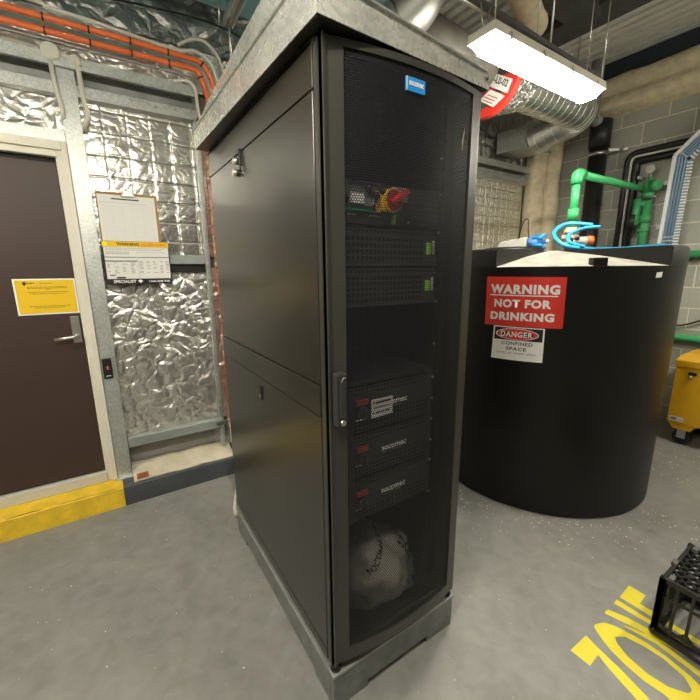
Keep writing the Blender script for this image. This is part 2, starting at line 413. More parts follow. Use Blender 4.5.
# kerb under the back wall: yellow below the door, dark grey to the right
mb=MB(); nseg=60
def kerb(x0,x1,n,amp):
    m=MB(); prof=[(1.795,0),(1.797,.128),(1.81,.137),(1.90,.139),(YB,.14),(YB,0)]
    vs=[]
    for i in range(n+1):
        x=x0+(x1-x0)*i/n
        for k,(y,z) in enumerate(prof):
            d=noise.noise(Vector((x*6,k*3.1,1)))*amp if 0<k<4 else 0
            vs.append((x,y+d,z+d*.7))
    k=len(prof); fs=[(i*k+j,(i+1)*k+j,(i+1)*k+(j+1)%k,i*k+(j+1)%k) for i in range(n) for j in range(k)]
    fs+=[tuple(range(k)),tuple(n*k+j for j in range(k))[::-1]]
    return m.add(vs,fs)
struct(kerb(XL,-.556,60,.006).build('trim_1',YEL))
struct(kerb(-.555,XR,60,.002).build('trim_2',NAVY))
# crack line in the yellow kerb and the raw mortar band on the sill
mb=MB(); P=[]
for i in range(60):
    x=-2.6+i*(2.0/59); P.append((x,1.806+.012*noise.noise(Vector((x*7,0,0))),.1335+.004*noise.noise(Vector((x*9,5,0)))))
mb.tube(P,.0022,5); struct(mb.build('trim_3',mat('crack_shadow',(.16,.10,.02),.9)))
mb=MB(); n=60; vs=[]
for i in range(n+1):
    x=-.49+i*(.68/n)
    for (y,z) in [(1.815,.138),(1.83,.150),(1.90,.160),(1.99,.175),(2.04,.19),(2.045,.138)]:
        d=.008*noise.noise(Vector((x*9,y*20,3))); vs.append((x,y+d,z+d))
mb.add(vs,[(i*6+j,(i+1)*6+j,(i+1)*6+(j+1)%6,i*6+(j+1)%6) for i in range(n) for j in range(6)],0,True)
tag(mb.build('mortar_sill',WOOD),'rough cream mortar bed along the top of the dark kerb below the foil panel','mortar')
mb=MB(); mb.box(-.47,-.40,1.82,1.87,.155,.17); mb.box(-.455,-.41,1.83,1.85,.17,.178)
tag(mb.build('scrap_chip',mat('rust_scrap',(.35,.12,.05),.7,var=.3)),'small rusty scrap lying on the mortar sill beside the steel post','scrap')

# ------------------------------------------------------------------ foil insulation
def foil(name,m,x0,x1,z0,z1,y,cell,puff,crump,step=.018,diag=0):
    nx=max(2,int((x1-x0)/step)); nz=max(2,int((z1-z0)/step)); vs=[]
    for j in range(nz+1):
        for i in range(nx+1):
            x=x0+(x1-x0)*i/nx; z=z0+(z1-z0)*j/nz
            wx=x+.012*noise.noise(Vector((x*5,z*5,2))); wz=z+.012*noise.noise(Vector((x*5,z*5,9)))
            p=(abs(math.sin(pi*wx/cell))*abs(math.sin(pi*wz/cell)))**.25*puff
            c=crump*(noise.noise(Vector((x*7,z*7,1)))+.5*noise.noise(Vector((x*16+diag*z*9,z*(16-diag*8),4))))
            vs.append((x,y-p-c,z))
    w=nx+1
    fs=[(j*w+i,j*w+i+1,(j+1)*w+i+1,(j+1)*w+i) for j in range(nz) for i in range(nx)]
    return MB().add(vs,fs,0,True).build(name,m)
tag(foil('foil_insulation',FOIL,-.50,.24,1.64,2.515,2.0,.25,.003,.0035,.012),'quilted silver foil insulation behind the clipboard, between the steel posts','insulation')
tag(foil('foil_insulation',CRINKLE,-.50,.24,.40,1.56,2.0,.30,.004,.010,.012,1),'crumpled silver foil sheet on the lower wall panel under the warning card','insulation')
tag(foil('foil_insulation',QFOIL,.20,3.92,.30,2.512,2.0,.196,.006,.004,.014),'quilted silver foil insulation on the back wall behind the black tank','insulation')
tag(foil('foil_insulation',CRINKLE,XL,-.50,2.24,2.512,2.0,.16,.008,.010,.014),'crinkled silver foil strip above the brown door','insulation')
tag(foil('foil_insulation',CRINKLE,XL,.35,2.70,2.95,2.0,.2,.006,.012,.014),'crinkled silver foil behind the orange conduits above the steel channel','insulation')
tag(foil('foil_insulation',SHADEFOIL,XL,XR-.02,2.95,ZC-.01,2.0,.16,.02,.012,.02),'quilted foil insulation with shade in its colour, high on the back wall under the ceiling','insulation')
tag(foil('foil_insulation',SHADEFOIL,.35,XR-.02,2.66,2.95,2.01,.16,.02,.012,.02),'foil insulation with shade in its colour, behind the ducts above the tank','insulation')

# galvanised channels (girts) and posts
def girt(x0,x1,label):
    t=thing('steel_channel',((x0+x1)/2,1.95,2.50),label,'steel channel')
    MB().box(x0,x1,1.905,1.909,2.640,2.700).box(x0,x1,1.909,2.03,2.696,2.700).box(x0,x1,1.909,1.93,2.640,2.644).build('upper_flange',GALV,t)
    MB().box(x0,x1,1.945,1.965,2.515,2.575).box(x0,x1,1.94,2.0,2.511,2.516).build('lower_flange',GALV,t,.002)
    MB().box(x0,x1,2.030,2.036,2.515,2.70).build('web',mat('dull_channel_web',(.42,.43,.41),.5,.3,var=.2),t)
    for e in (x0,x1-.003): MB().box(e,e+.003,1.91,2.03,2.52,2.696).build('end_plate',GALV,t)
    mb=MB(); x=x0+.15
    while x<x1-.05: mb.tube([(x,1.944,2.545),(x,1.938,2.545)],.008,8) ; x+=.42
    islands(mb,'bolt',STEEL,t)
girt(XL,.145,'long galvanised steel channel above the brown door')
girt(.30,3.93,'long galvanised steel channel on the wall behind the tank')
# post beside the door
t=thing('steel_post',(-.54,1.96,.14),'flat galvanised steel post beside the door frame','steel post')
MB().box(-.580,-.495,1.935,1.941,.141,2.652).box(-.580,-.575,1.941,1.985,.141,2.652).box(-.500,-.495,1.941,1.985,.141,2.652).build('post_face',GALV,t,.0015)
box('foot_plate',GALV,-.60,-.475,1.90,1.985,.138,.146,t)
t=thing('steel_post',(.17,1.96,.19),'narrow galvanised stud beside the orange conduit near the cabinet','steel post')
MB().box(.128,.160,1.945,1.985,.19,2.51).build('stud',GALV,t,.002)
# rails
t=thing('steel_rail',(-.17,1.96,1.59),'grey steel rail level with the bottom of the warning card','steel rail')
box('rail_face',mat('grey_rail_paint',(.30,.33,.31),.5,.3,var=.1),-.49,.149,1.948,1.985,1.585,1.645,t,.003)
box('rail_slot_shade',BLK,-.49,.149,1.975,1.995,1.53,1.584,t)  # black strip painting the shade of the open rail slot
t=thing('steel_rail',(-.17,1.96,.34),'grey steel rail at the bottom of the crumpled foil panel','steel rail')
box('rail_face',MATS['grey_rail_paint'],-.49,.149,1.93,1.99,.345,.41,t,.003)
mb=MB(); mb.box(.10,.185,1.92,1.93,.37,.395); mb.tube([(.12,1.92,.383),(.12,1.912,.383)],.008,8); mb.build('clip',STEEL,t)
box('header_strip',GALV,-3.2,-.582,1.945,1.985,2.262,2.325)
tag(bpy.data.objects['header_strip'],'galvanised strip running over the top of the door frame','steel strip')

# ------------------------------------------------------------------ door
FX0,FX1=-1.64,-.582   # frame outer
t=struct(bpy.data.objects.new('door_1',None)); COL.objects.link(t); t.location=(-1.1,1.98,.14); OFF[t.name]=Vector(t.location)
mb=MB()
mb.box(FX1-.028,FX1,1.925,2.0,.141,2.262); mb.box(FX1-.055,FX1-.026,1.942,2.0,.141,2.235); mb.box(FX1-.062,FX1-.053,1.958,2.0,.141,2.20)
mb.box(FX0,FX0+.055,1.925,2.0,.141,2.262)
mb.box(FX0+.055,FX1-.028,1.925,2.0,2.215,2.262); mb.box(FX0+.055,FX1-.055,1.942,2.0,2.180,2.216)
mb.build('door_frame',CREAM,t,.003)
box('door_leaf',BROWN,FX0+.058,FX1-.064,1.962,1.998,.215,2.150,t,.002)
box('threshold',OFFW,FX0+.055,FX1-.055,1.93,2.0,.141,.21,t,.004)
box('door_head_gap',DARKM,FX0+.058,FX1-.064,1.985,2.0,2.150,2.180,t)
hp=box('handle_plate',STEEL,-.700,-.655,1.956,1.962,1.105,1.270,t,.002)
mb=MB(); mb.tube(ease([(-.676,1.956,1.150),(-.676,1.905,1.150),(-.790,1.900,1.140)],.02),.0095,12); mb.build('door_handle',STEEL,t)
MB().tube([(-.677,1.956,1.232),(-.677,1.948,1.232)],.011,14).build('key_cylinder',STEEL,t)
# yellow notice on the door
t=thing('door_notice',(-.79,1.96,1.29),'yellow A4 notice with white border taped to the brown door','notice')
box('notice_sheet',WHITE,-.936,-.646,1.959,1.961,1.290,1.500,t)
box('yellow_panel',SYEL,-.928,-.654,1.9578,1.959,1.298,1.492,t)
mb=MB()
def lines(mb,x0,x1,z,y,n,dz,h=.0028,jit=.0):
    for i in range(n):
        a=x0; 
        e=x1-random.random()*jit
        while a<e:
            w=random.uniform(.006,.016); mb.box(a,min(a+w,e),y-.0004,y,z-i*dz-h/2,z-i*dz+h/2); a+=w+.004
lines(mb,-.875,-.69,1.452,1.9578,2,.007); lines(mb,-.79,-.77,1.439,1.9578,1,.006)
lines(mb,-.878,-.685,1.423,1.9578,1,.007); lines(mb,-.868,-.70,1.413,1.9578,1,.007)
lines(mb,-.880,-.683,1.340,1.9578,1,.007); lines(mb,-.855,-.71,1.331,1.9578,1,.007)
lines(mb,-.875,-.84,1.474,1.9578,1,.007,.006); lines(mb,-.815,-.76,1.472,1.9578,1,.006)
mb.prism([(-.893,1.9575,1.482),(-.878,1.9575,1.482),(-.878,1.9575,1.468),(-.8855,1.9575,1.460),(-.893,1.9575,1.468)],(0,-.0005,0))
mb.build('notice_print',INK,t)

# clipboard with paper
t=thing('clipboard',(-.30,1.93,1.52),'brown clipboard with a white form clipped to it, hanging on the foil wall','clipboard')
tilt=math.radians(-1.0)
box('board',CORK,-.478,-.142,1.945,1.950,1.60,2.016,t,.002)
box('form_sheet',PAPER,-.472,-.160,1.942,1.9445,1.60,2.000,t)
mb=MB(); lines(mb,-.46,-.20,1.955,1.942,1,.01,.004)
for i in range(18): mb.box(-.455,-.175,1.9416,1.942,1.94-i*.012,1.9408-i*.012)
for i in range(6): mb.box(-.455+i*.055,-.4544+i*.055,1.9416,1.942,1.725,1.94)
mb.build('form_lines',mat('faint_print',(.55,.54,.5),.6),t)
box('form_heading',INK,-.40,-.25,1.9412,1.942,1.974,1.981,t)
mb=MB(); mb.tube([(-.345,1.938,1.998),(-.27,1.938,1.998)],.008,10); mb.prism([(-.34,1.94,1.995),(-.275,1.94,1.995),(-.285,1.94,2.025),(-.33,1.94,2.025)],(0,-.012,0)); mb.build('clip',STEEL,t,.002)
# warning access card
t=thing('warning_card',(-.29,1.93,1.455),'warning access point card below the clipboard with yellow heading and black footer','sign')
box('card',BLK,-.488,-.106,1.934,1.938,1.456,1.726,t,.001)
box('white_field',PAPER,-.476,-.112,1.9325,1.934,1.492,1.715,t)
box('yellow_band',SYEL,-.482,-.108,1.931,1.9335,1.690,1.724,t)
mb=MB(); mb.tube([(-.465,1.931,1.707),(-.465,1.9295,1.707)],.014,16); mb.build('yellow_dot',mat('bright_yellow',(.85,.85,.03),.5),t)
text('WARNING',INK,'heading_text',t,(-.405,1.931,1.699),(1,0,0),(0,0,1),.125,.018,.03)
text('ACCESS POINT',mat('orange_red_print',(.78,.16,.02),.5),'heading_text',t,(-.268,1.931,1.699),(1,0,0),(0,0,1),.148,.017,.02)
mb=MB(); lines(mb,-.468,-.13,1.682,1.9325,1,.01); lines(mb,-.468,-.15,1.672,1.9325,1,.01,.003); lines(mb,-.468,-.34,1.658,1.9325,2,.011,.004)
lines(mb,-.30,-.13,1.658,1.9325,1,.01,.002)
for cxx in (-.47,-.43,-.385,-.34,-.29,-.25,-.21,-.17,-.135):
    for i in range(9):
        if random.random()<.8: mb.box(cxx,cxx+random.uniform(.012,.028),1.932,1.9325,1.60-i*.009,1.6028-i*.009)
mb.build('small_print',GINK,t)
mb=MB(); mb.box(-.478,-.300,1.932,1.9325,1.625,1.629); mb.box(-.294,-.112,1.932,1.9325,1.625,1.629); mb.box(-.478,-.30,1.932,1.9325,1.600,1.606)
mb.box(-.297,-.296,1.932,1.9325,1.50,1.625); mb.box(-.425,-.375,1.932,1.9325,1.494,1.504); mb.box(-.46,-.43,1.932,1.9325,1.512,1.518)
mb.build('print_rules',INK,t)
text('SPECIALIST',WHITE,'footer_text',t,(-.445,1.934,1.466),(1,0,0),(0,0,1),.125,.018,.03)
text('1300 000 710',WHITE,'footer_text',t,(-.245,1.934,1.467),(1,0,0),(0,0,1),.125,.013,.02)
mb=MB(); mb.prism([(-.31,1.9335,1.478),(-.295,1.9335,1.487),(-.28,1.9335,1.478),(-.295,1.9335,1.462)],(0,-.001,0)); mb.build('footer_emblem',WHITE,t)
# push button reader on post
t=thing('door_release',(-.54,1.93,.85),'small black door release plate on the steel post','switch')
box('plate',BLK,-.572,-.520,1.920,1.934,.855,.990,t,.004)
MB().tube([(-.546,1.920,.925),(-.546,1.917,.925)],.015,16).build('button',mat('button_grey',(.05,.04,.04),.3),t)
MB().box(-.549,-.541,1.915,1.917,.918,.940).build('indicator',mat('red_led',(.9,.12,.1),.4),t)
mb=MB(); mb.box(-.560,-.532,1.9192,1.92,.872,.876); mb.build('plate_print',WHITE,t)

# ------------------------------------------------------------------ conduits on the back wall
def ties(mb,P,r,step,mi=0):
    P=[Vector(p) for p in P]; acc=0
    for i in range(len(P)-1):
        d=(P[i+1]-P[i]); acc+=d.length
        if acc>step:
            acc=0; c=P[i]; u=d.normalized(); mb.tube([c-u*.004,c+u*.004],r+.0025,10,mi)
A=ease([(XL,1.885,2.845),(-.37,1.885,2.848),(-.30,1.885,2.850),(.115,1.885,2.845),(.20,1.89,2.845),(.275,1.9,2.72),(.275,1.9,.20)],.07,8)
B=ease([(XL,1.885,2.785),(-.37,1.885,2.785),(.115,1.885,2.79),(.165,1.89,2.79),(.222,1.9,2.68),(.207,1.9,2.2),(.205,1.9,.38)],.06,8)
def shift(P,dz): return [Vector((p[0],p[1],p[2]+dz)) for p in P]
for nm,P,lab in (('orange_conduit',A,'upper orange corrugated conduit running above the steel channel'),('orange_conduit',B,'lower orange conduit running above the steel channel and down beside the cabinet')):
    t=thing(nm,P[0],lab,'conduit')
    MB().tube(P,.0165,14).build('pipe',ORANGE,t)
    m_=MB(); ties(m_,[p for p in P],.0185,.02)
    # cable ties at regular spacing
    m_=MB(); Q=[Vector(p) for p in P]; s=0
    for i in range(len(Q)-1):
        L_=(Q[i+1]-Q[i]).length; u=(Q[i+1]-Q[i]).normalized() if L_ else Vector((1,0,0)); a=.20-(s%.20)
        while a<L_: m_.tube([Q[i]+u*(a-.004),Q[i]+u*(a+.004)],.0195,10); a+=.20
        s+=L_
    islands(m_,'cable_tie',BLK,t)
t=thing('white_conduit',(.222,1.9,.2),'cream flexible conduit below the orange one, running over the kerb to the cabinet','conduit')
W=smooth([(.205,1.9,.39),(.205,1.895,.25),(.205,1.86,.165),(.20,1.77,.14),(.17,1.72,.06),(.12,1.55,.02),(.05,1.36,.018),(.02,1.22,.05),(.03,1.17,.12)],6)
MB().tube(W,.015,12).build('pipe',PCREAM,t)
m_=MB()
for k in (8,20,30): 
    if k<len(W)-1: u=(W[k+1]-W[k]).normalized(); m_.tube([W[k]-u*.004,W[k]+u*.004],.0175,10)
islands(m_,'cable_tie',BLK,t)
tag(MB().tube(smooth([(XL,1.90,2.93),(-.9,1.90,2.925),(-.57,1.9,2.905),(-.37,1.9,2.90),(-.13,1.9,2.885),(.06,1.9,2.878),(.16,1.9,2.90),(.25,1.9,2.86),(.30,1.9,2.72),(.315,1.9,2.55),(.31,1.9,1.2)],8),.011,8).build('cream_cable',PCREAM),'cream cable running above the two orange conduits','cable')
tag(MB().tube(smooth([(.06,1.885,2.90),(.15,1.88,2.955),(.24,1.88,2.955),(.315,1.88,2.87),(.335,1.88,2.72),(.34,1.88,2.4)],8),.009,8).build('cream_cable',PCREAM),'thin cream cable looping above the conduit bend near the cabinet hood','cable')
tag(MB().tube(smooth([(.02,1.90,2.70),(.10,1.89,2.715),(.145,1.90,2.68),(.15,1.90,2.58),(.165,1.90,2.50),(.185,1.9,2.45)],8),.011,8).build('cream_cable',PCREAM),'short cream flex dropping over the end of the steel channel','cable')
tag(MB().tube(smooth([(-1.2,1.93,3.05),(-.5,1.92,3.03),(-.1,1.93,3.08),(.3,1.92,3.10),(.7,1.93,3.05),(1.1,1.93,3.1)],8),.006,6).build('black_cable',BLK),'thin black cable sagging across the shaded foil near the ceiling','cable')
# silver tape strips dangling
for a,b in (((-.20,1.93,2.93),(-.06,1.93,2.74)),((.00,1.93,2.80),(.10,1.93,2.70)),((-.10,1.92,2.80),(.0,1.92,2.71))):
    tag(MB().bar(a,b,.016,.002,(0,1,0)).build('foil_strip',TAPE),'loose silver foil tape strip hanging behind the orange conduits','tape strip','loose foil tape strips')
# grey pvc conduit with round junction box
t=thing('junction_conduit',(-.59,1.90,2.70),'cream conduit with round junction box crossing the top of the steel post','conduit')
MB().tube([(XL,1.925,2.712),(-.64,1.925,2.712)],.013,12).build('run',PCREAM,t)
jb=MB().tube([(-.59,1.94,2.70),(-.59,1.895,2.70)],.043,24).tube([(-.59,1.895,2.70),(-.59,1.889,2.70)],.040,24).build('junction_box',PCREAM,t,.002)
MB().tube(ease([(-.596,1.91,2.67),(-.59,1.91,2.52),(-.575,1.91,2.44),(-.575,1.95,2.38)],.03),.0125,12).build('drop_left',PCREAM,t)
MB().tube(ease([(-.55,1.91,2.70),(-.475,1.91,2.69),(-.47,1.91,2.50),(-.455,1.91,2.42),(-.485,1.93,2.36),(-.485,1.98,2.35)],.03),.0125,12).build('drop_right',PCREAM,t)
MB().tube([(-.50,1.91,2.70),(-.47,1.91,2.69),(-.468,1.91,2.66)],.017,12).build('elbow',PCREAM,t)
# thin steel strut behind conduits
tag(MB().box(XL,.13,1.905,1.925,2.751,2.757).build('thin_strut',GALV),'thin steel strip directly below the lower orange conduit','steel strip')

# ------------------------------------------------------------------ rack cabinet
D=1.127
t=thing('plinth',(.3,.56,0),'grey steel plinth under the black server cabinet','plinth')
mb=MB()
mb.box(0,.6,0,.03,.028,.147); mb.box(0,.6,D-.03,D,.028,.147); mb.box(0,.03,.03,D-.03,.028,.147); mb.box(.57,.6,.03,D-.03,.028,.147)
mb.build('frame',PLINTH,t,.004)
MB().box(-.004,.604,-.004,.04,.142,.155).box(-.004,.604,D-.04,D+.004,.142,.155).box(-.004,.04,.04,D-.04,.142,.155).box(.56,.604,.04,D-.04,.142,.155).build('top_lip',mat('lit_lip_grey',(.34,.35,.33),.35,.4,var=.15),t,.003)  # lip lighter than the frame: reflected light put into its grey
for (a,b) in ((0,0),(.45,0),(0,D-.15),(.45,D-.15)): box('foot_pad',PLINTH,a+.002,a+.148,b+.002,b+.148,0,.028,t)
box('floor_skirt',PLINTH,.01,.59,.25,D-.25,0,.02,t)

R0=thing('server_cabinet',(.3,.56,.155),'tall black server rack cabinet with a perforated curved front door','cabinet')
ZB,ZT=.182,2.094
# rear/top/bottom/right shell
box('right_side_panel',RACK,.590,.598,.03,D,.205,ZT,R0,.002)
box('rear_panel',RACK,.01,.59,D-.012,D,.205,ZT,R0,.002)
box('roof_panel',RACK,.0,.6,.03,D,ZT-.012,ZT+.003,R0,.002)
box('base_panel',RACK,.005,.595,.03,D,ZB,.205,R0,.002)
# left side, as the photo shows: top rail, upper panel, mid rail, lower panel
box('top_rail',RACK,.000,.008,.045,D,1.987,ZT,R0,.002)
box('upper_side_panel',RACK,.000,.010,.045,D-.004,1.199,1.983,R0,.003)
box('mid_rail',RACK,-.003,.010,.045,D-.004,1.099,1.195,R0,.003)
lp=box('lower_side_panel',RACK,.000,.010,.045,D-.004,.225,1.095,R0,.003)
box('bottom_rail',RACK,-.001,.010,.045,D,.184,.222,R0,.002)
mb=MB()
mb.box(.003,.022,.021,.043,ZB,ZT)
mb.build('corner_post',DOORM,R0)
MB().box(.578,.597,.004,.026,ZB,ZT).build('corner_post',RACKIN,R0)
MB().box(.008,.028,.05,D-.02,.3,1.9).build('inner_liner',RACKIN,R0)
# locks
l=MB(); l.tube([(0,.668,1.955),(-.022,.668,1.955)],.013,16); l.build('lock',STEEL,R0)
l=MB(); l.tube([(0,.682,1.915),(-.022,.682,1.915)],.013,16); l.build('lock',STEEL,R0)
l=MB(); l.box(-.010,0,.628,.640,1.960,1.992); l.box(-.012,-.004,.628,.634,1.93,1.96); l.tube([(-.008,.634,1.925),(-.012,.615,1.905)],.004,8); l.build('key_latch',BLK,R0,.001)
l=MB(); l.box(-.005,.001,.555,.585,1.000,1.060); 
l.build('slam_latch',BLK,R0,.002); MB().box(-.007,-.004,.562,.576,1.010,1.024).build('latch_tongue',STEEL,R0)
# feet
for a in (.02,.58): 
    f=MB(); f.lathe((a,.020,.155),[(.0,0),(.019,0),(.019,.010),(.012,.014),(.012,.030),(0,.030)],14); f.build('levelling_foot',BLK,R0)
for a in (.03,.57):
    f=MB(); f.lathe((a,D-.04,.155),[(.0,0),(.019,0),(.019,.010),(.012,.014),(.012,.030),(0,.030)],14); f.build('levelling_foot',BLK,R0)
# curved door
def dy(x):
    u=(x-.31)/.285; u=max(-1,min(1,u)); return .002-.034*(1-u*u)
def dstrip(mb,x0,x1,z0,z1,n=12,th=.018):
    vs=[]
    for i in range(n+1):
        x=x0+(x1-x0)*i/n; y=dy(x); vs+=[(x,y,z0),(x,y,z1),(x,y+th,z1),(x,y+th,z0)]
    fs=[]
    for i in range(n):
        for k in range(4): fs.append((i*4+k,i*4+(k+1)%4,(i+1)*4+(k+1)%4,(i+1)*4+k)[::-1])
    fs+=[(0,1,2,3),tuple(n*4+k for k in range(4))[::-1]]
    mb.add(vs,fs); return mb
DZ0,DZ1=.192,2.092; PX0,PX1=.062,.548; PZ0,PZ1=.240,2.074
dr=MB(); dstrip(dr,.004,PX0,DZ0,DZ1,6); dstrip(dr,PX1,.598,DZ0,DZ1,4); dstrip(dr,PX0,PX1,DZ0,PZ0,16); dstrip(dr,PX0,PX1,PZ1,DZ1,16)
dr.box(.004,.010,-.004,.018,DZ0,DZ1); 
fd=dr.build('front_door',DOORM,R0)
mb=MB(); sheet(mb,lambda x,z:(x,dy(x)+.006,z),PX0-.004,PX1+.002,PZ0-.002,PZ1+.003,.0074,.0031,'hex')
mb.build('perforated_mesh',MESHM,fd)
# vent slots along bottom rail of the door
mb=MB()
for i in range(12):
    x=.20+i*.018
    for k in range(2): mb.prism([(x,dy(x)-.0015,.208+k*.014),(x+.012,dy(x+.012)-.0015,.208+k*.014),(x+.012,dy(x+.012)-.0015,.214+k*.014),(x,dy(x)-.0015,.214+k*.014)],(0,.002,0))
mb.build('bottom_vents',mat('vent_grey',(.10,.10,.09),.5),fd)
hd=MB(); hd.box(.013,.050,-.028,.002,1.084,1.246); h=hd.build('door_handle',mat('handle_plastic',(.035,.035,.033),.4),fd,.006)
MB().box(.022,.042,-.035,-.027,1.112,1.230).build('handle_lever',MATS['handle_plastic'],h,.004)
MB().tube([(.032,-.028,1.098),(.032,-.036,1.098)],.0085,14).build('key_lock',STEEL,h)
MB().tube(ease([(.026,-.034,1.222),(.032,-.036,1.236),(.040,-.036,1.234)],.006),.002,8).build('lever_highlight',STEEL,h)
b=MB(); 
def bad(x,z): return (x,dy(x)-.0005,z)
x0,x1=.248,.316
b.prism([bad(x0,2.012),bad(x1,2.012),bad(x1,2.046),bad(x0,2.046)],(0,.006,0)); bd=b.build('badge',BBADGE,fd)
text('socomec',WHITE,'badge_text',bd,(x0+.008,dy(.31)-.0002,2.025),(1,0,0),(0,0,1),.054,.011,.03)
MB().box(x0,x0+.0025,dy(x0)-.0015,dy(x0)+.002,2.012,2.046).build('badge_edge',WHITE,bd)
# worn scratch on mesh
MB().prism([(.500,dy(.5)+.0045,1.93),(.503,dy(.5)+.0045,1.90),(.507,dy(.5)+.0045,1.93),(.512,dy(.5)+.0045,1.975)],(0,.001,0)).build('scuff',mat('scuff_grey',(.3,.28,.22),.7),fd)
# inner rack rails
for a in (.045,.535):
    MB().box(a,a+.03,.085,.10,.23,2.08).build('rack_rail',RACKIN,R0)
MB().box(.30,.33,.60,.62,.23,2.08).build('rear_rail',RACKIN,R0)
mb=MB()
for z in (1.263,1.134,1.049,.966,.878,.791,1.42,1.785,1.66,1.90,.65): mb.tube([(.503,.078,z),(.503,.072,z)],.0045,8)
islands(mb,'rack_screw',STEEL,R0)

# equipment in the rack
PAN=mat('equipment_face_black',(.028,.028,.028),.45); PAN2=mat('equipment_face_grey',(.055,.055,.055),.5)
def vent_plate(mb,x0,x1,z0,z1,y,pitch=.0165,hole=.0115): sheet(mb,lambda x,z:(x,y,z),x0,x1,z0,z1,pitch,hole,'sq')
# isolator / controller panel
t=thing('control_panel',(.29,.3,1.672),'rack control unit with red and yellow rotary isolator inside the cabinet','control unit')
MB().box(.055,.512,.085,.45,1.672,1.795).build('chassis',PAN,t,.002)
mb=MB(); vent_plate(mb,.365,.50,1.682,1.785,.079,.0165,.0105); mb.build('vent_grille',PAN2,t)
MB().box(.06,.36,.078,.085,1.745,1.792).build('terminal_deck',mat('terminal_grey',(.16,.16,.15),.5),t,.002)
mb=MB(); 
for i in range(10): mb.box(.125+i*.017,.137+i*.017,.070,.078,1.784,1.790)
mb.build('terminal_slots',DARKM,t)
MB().box(.128,.178,.066,.078,1.727,1.757).build('white_breaker',WHITE,t,.002)
MB().box(.180,.215,.068,.078,1.722,1.745).box(.205,.212,.062,.07,1.725,1.742).build('grey_terminals',mat('mid_grey_plastic',(.25,.25,.24),.5),t,.001)
for (a,c) in ((.195,1.772),(.222,1.755),(.245,1.770)): MB().sphere((a,.066,c),.012,12).build('cable_gland',BLK,t)
MB().sphere((.226,.06,1.733),.006,8).build('terminal_screw',STEEL,t)
MB().box(.058,.290,.076,.085,1.716,1.726).build('dark_green_strip',mat('deep_green',(.02,.12,.06),.5),t)
mb=MB(); mb.bar((.06,.0745,1.714),(.250,.0745,1.708),.003,.0045); mb.build('green_line',GSTR,t)
MB().box(.226,.242,.066,.078,1.706,1.770).build('orange_busbar',mat('orange_yellow_plastic',(.75,.38,.05),.45),t,.002)
yl=MB(); yl.box(.236,.300,.064,.078,1.712,1.775); y_=yl.build('isolator_plate',SYEL,t,.006)
MB().tube([(.280,.064,1.745),(.280,.052,1.745)],.036,24).build('yellow_ring',SYEL,y_)
MB().tube([(.280,.053,1.745),(.280,.047,1.745)],.031,24).build('red_disc',mat('dark_red_plastic',(.30,.015,.02),.4),y_)
MB().bar((.262,.038,1.733),(.316,.032,1.772),.016,.022,(0,1,0)).build('rotary_handle',REDD,y_,.004)
mb=MB(); mb.box(.298,.306,.074,.085,1.678,1.706); mb.build('green_tab',GLED,t)
text('STATYS',WHITE,'unit_text',t,(.128,.0845,1.694),(1,0,0),(0,0,1),.032,.005,.01)
text('socomec',WHITE,'unit_text',t,(.205,.0845,1.694),(1,0,0),(0,0,1),.045,.006,.01)
for (a,c) in ((.362,1.778),(.362,1.684)): MB().tube([(a,.079,c),(a,.075,c)],.004,8).build('face_screw',STEEL,t)
# vent panels
def vpanel(z0,z1,label):
    t=thing('ventilated_panel',(.29,.1,z0),label,'rack panel','ventilated panels in the cabinet')
    MB().box(.055,.512,.105,.30,z0,z1).build('chassis',DARKM,t)
    mb=MB(); vent_plate(mb,.06,.445,z0+.012,z1-.028,.090,.0162,.011); vent_plate(mb,.06,.50,z1-.022,z1-.006,.090,.0150,.008)
    mb.add([(.445,.09,z0+.012),(.51,.09,z0+.012),(.51,.09,z1-.028),(.445,.09,z1-.028)],[(0,1,2,3)])
    mb.box(.055,.512,.088,.10,z0,z0+.010); mb.box(.055,.512,.088,.10,z1-.028,z1-.022)
    mb.build('face_plate',PAN2,t)
    MB().box(.460,.474,.078,.090,(z0+z1)/2-.022,(z0+z1)/2+.016).build('green_catch',GLED,t,.001)
    MB().box(.488,.492,.080,.090,(z0+z1)/2-.022,(z0+z1)/2+.026).build('white_mark',mat('dim_white',(.4,.4,.38),.5),t)
vpanel(1.548,1.668,'upper ventilated black rack panel with green catch, just below the isolator unit')
vpanel(1.418,1.544,'lower ventilated black rack panel with green catch, above the empty rack bay')
tag(box('rack_shelf',PAN,.055,.512,.09,.9,1.157,1.170),'thin black shelf above the topmost power module in the cabinet','shelf')
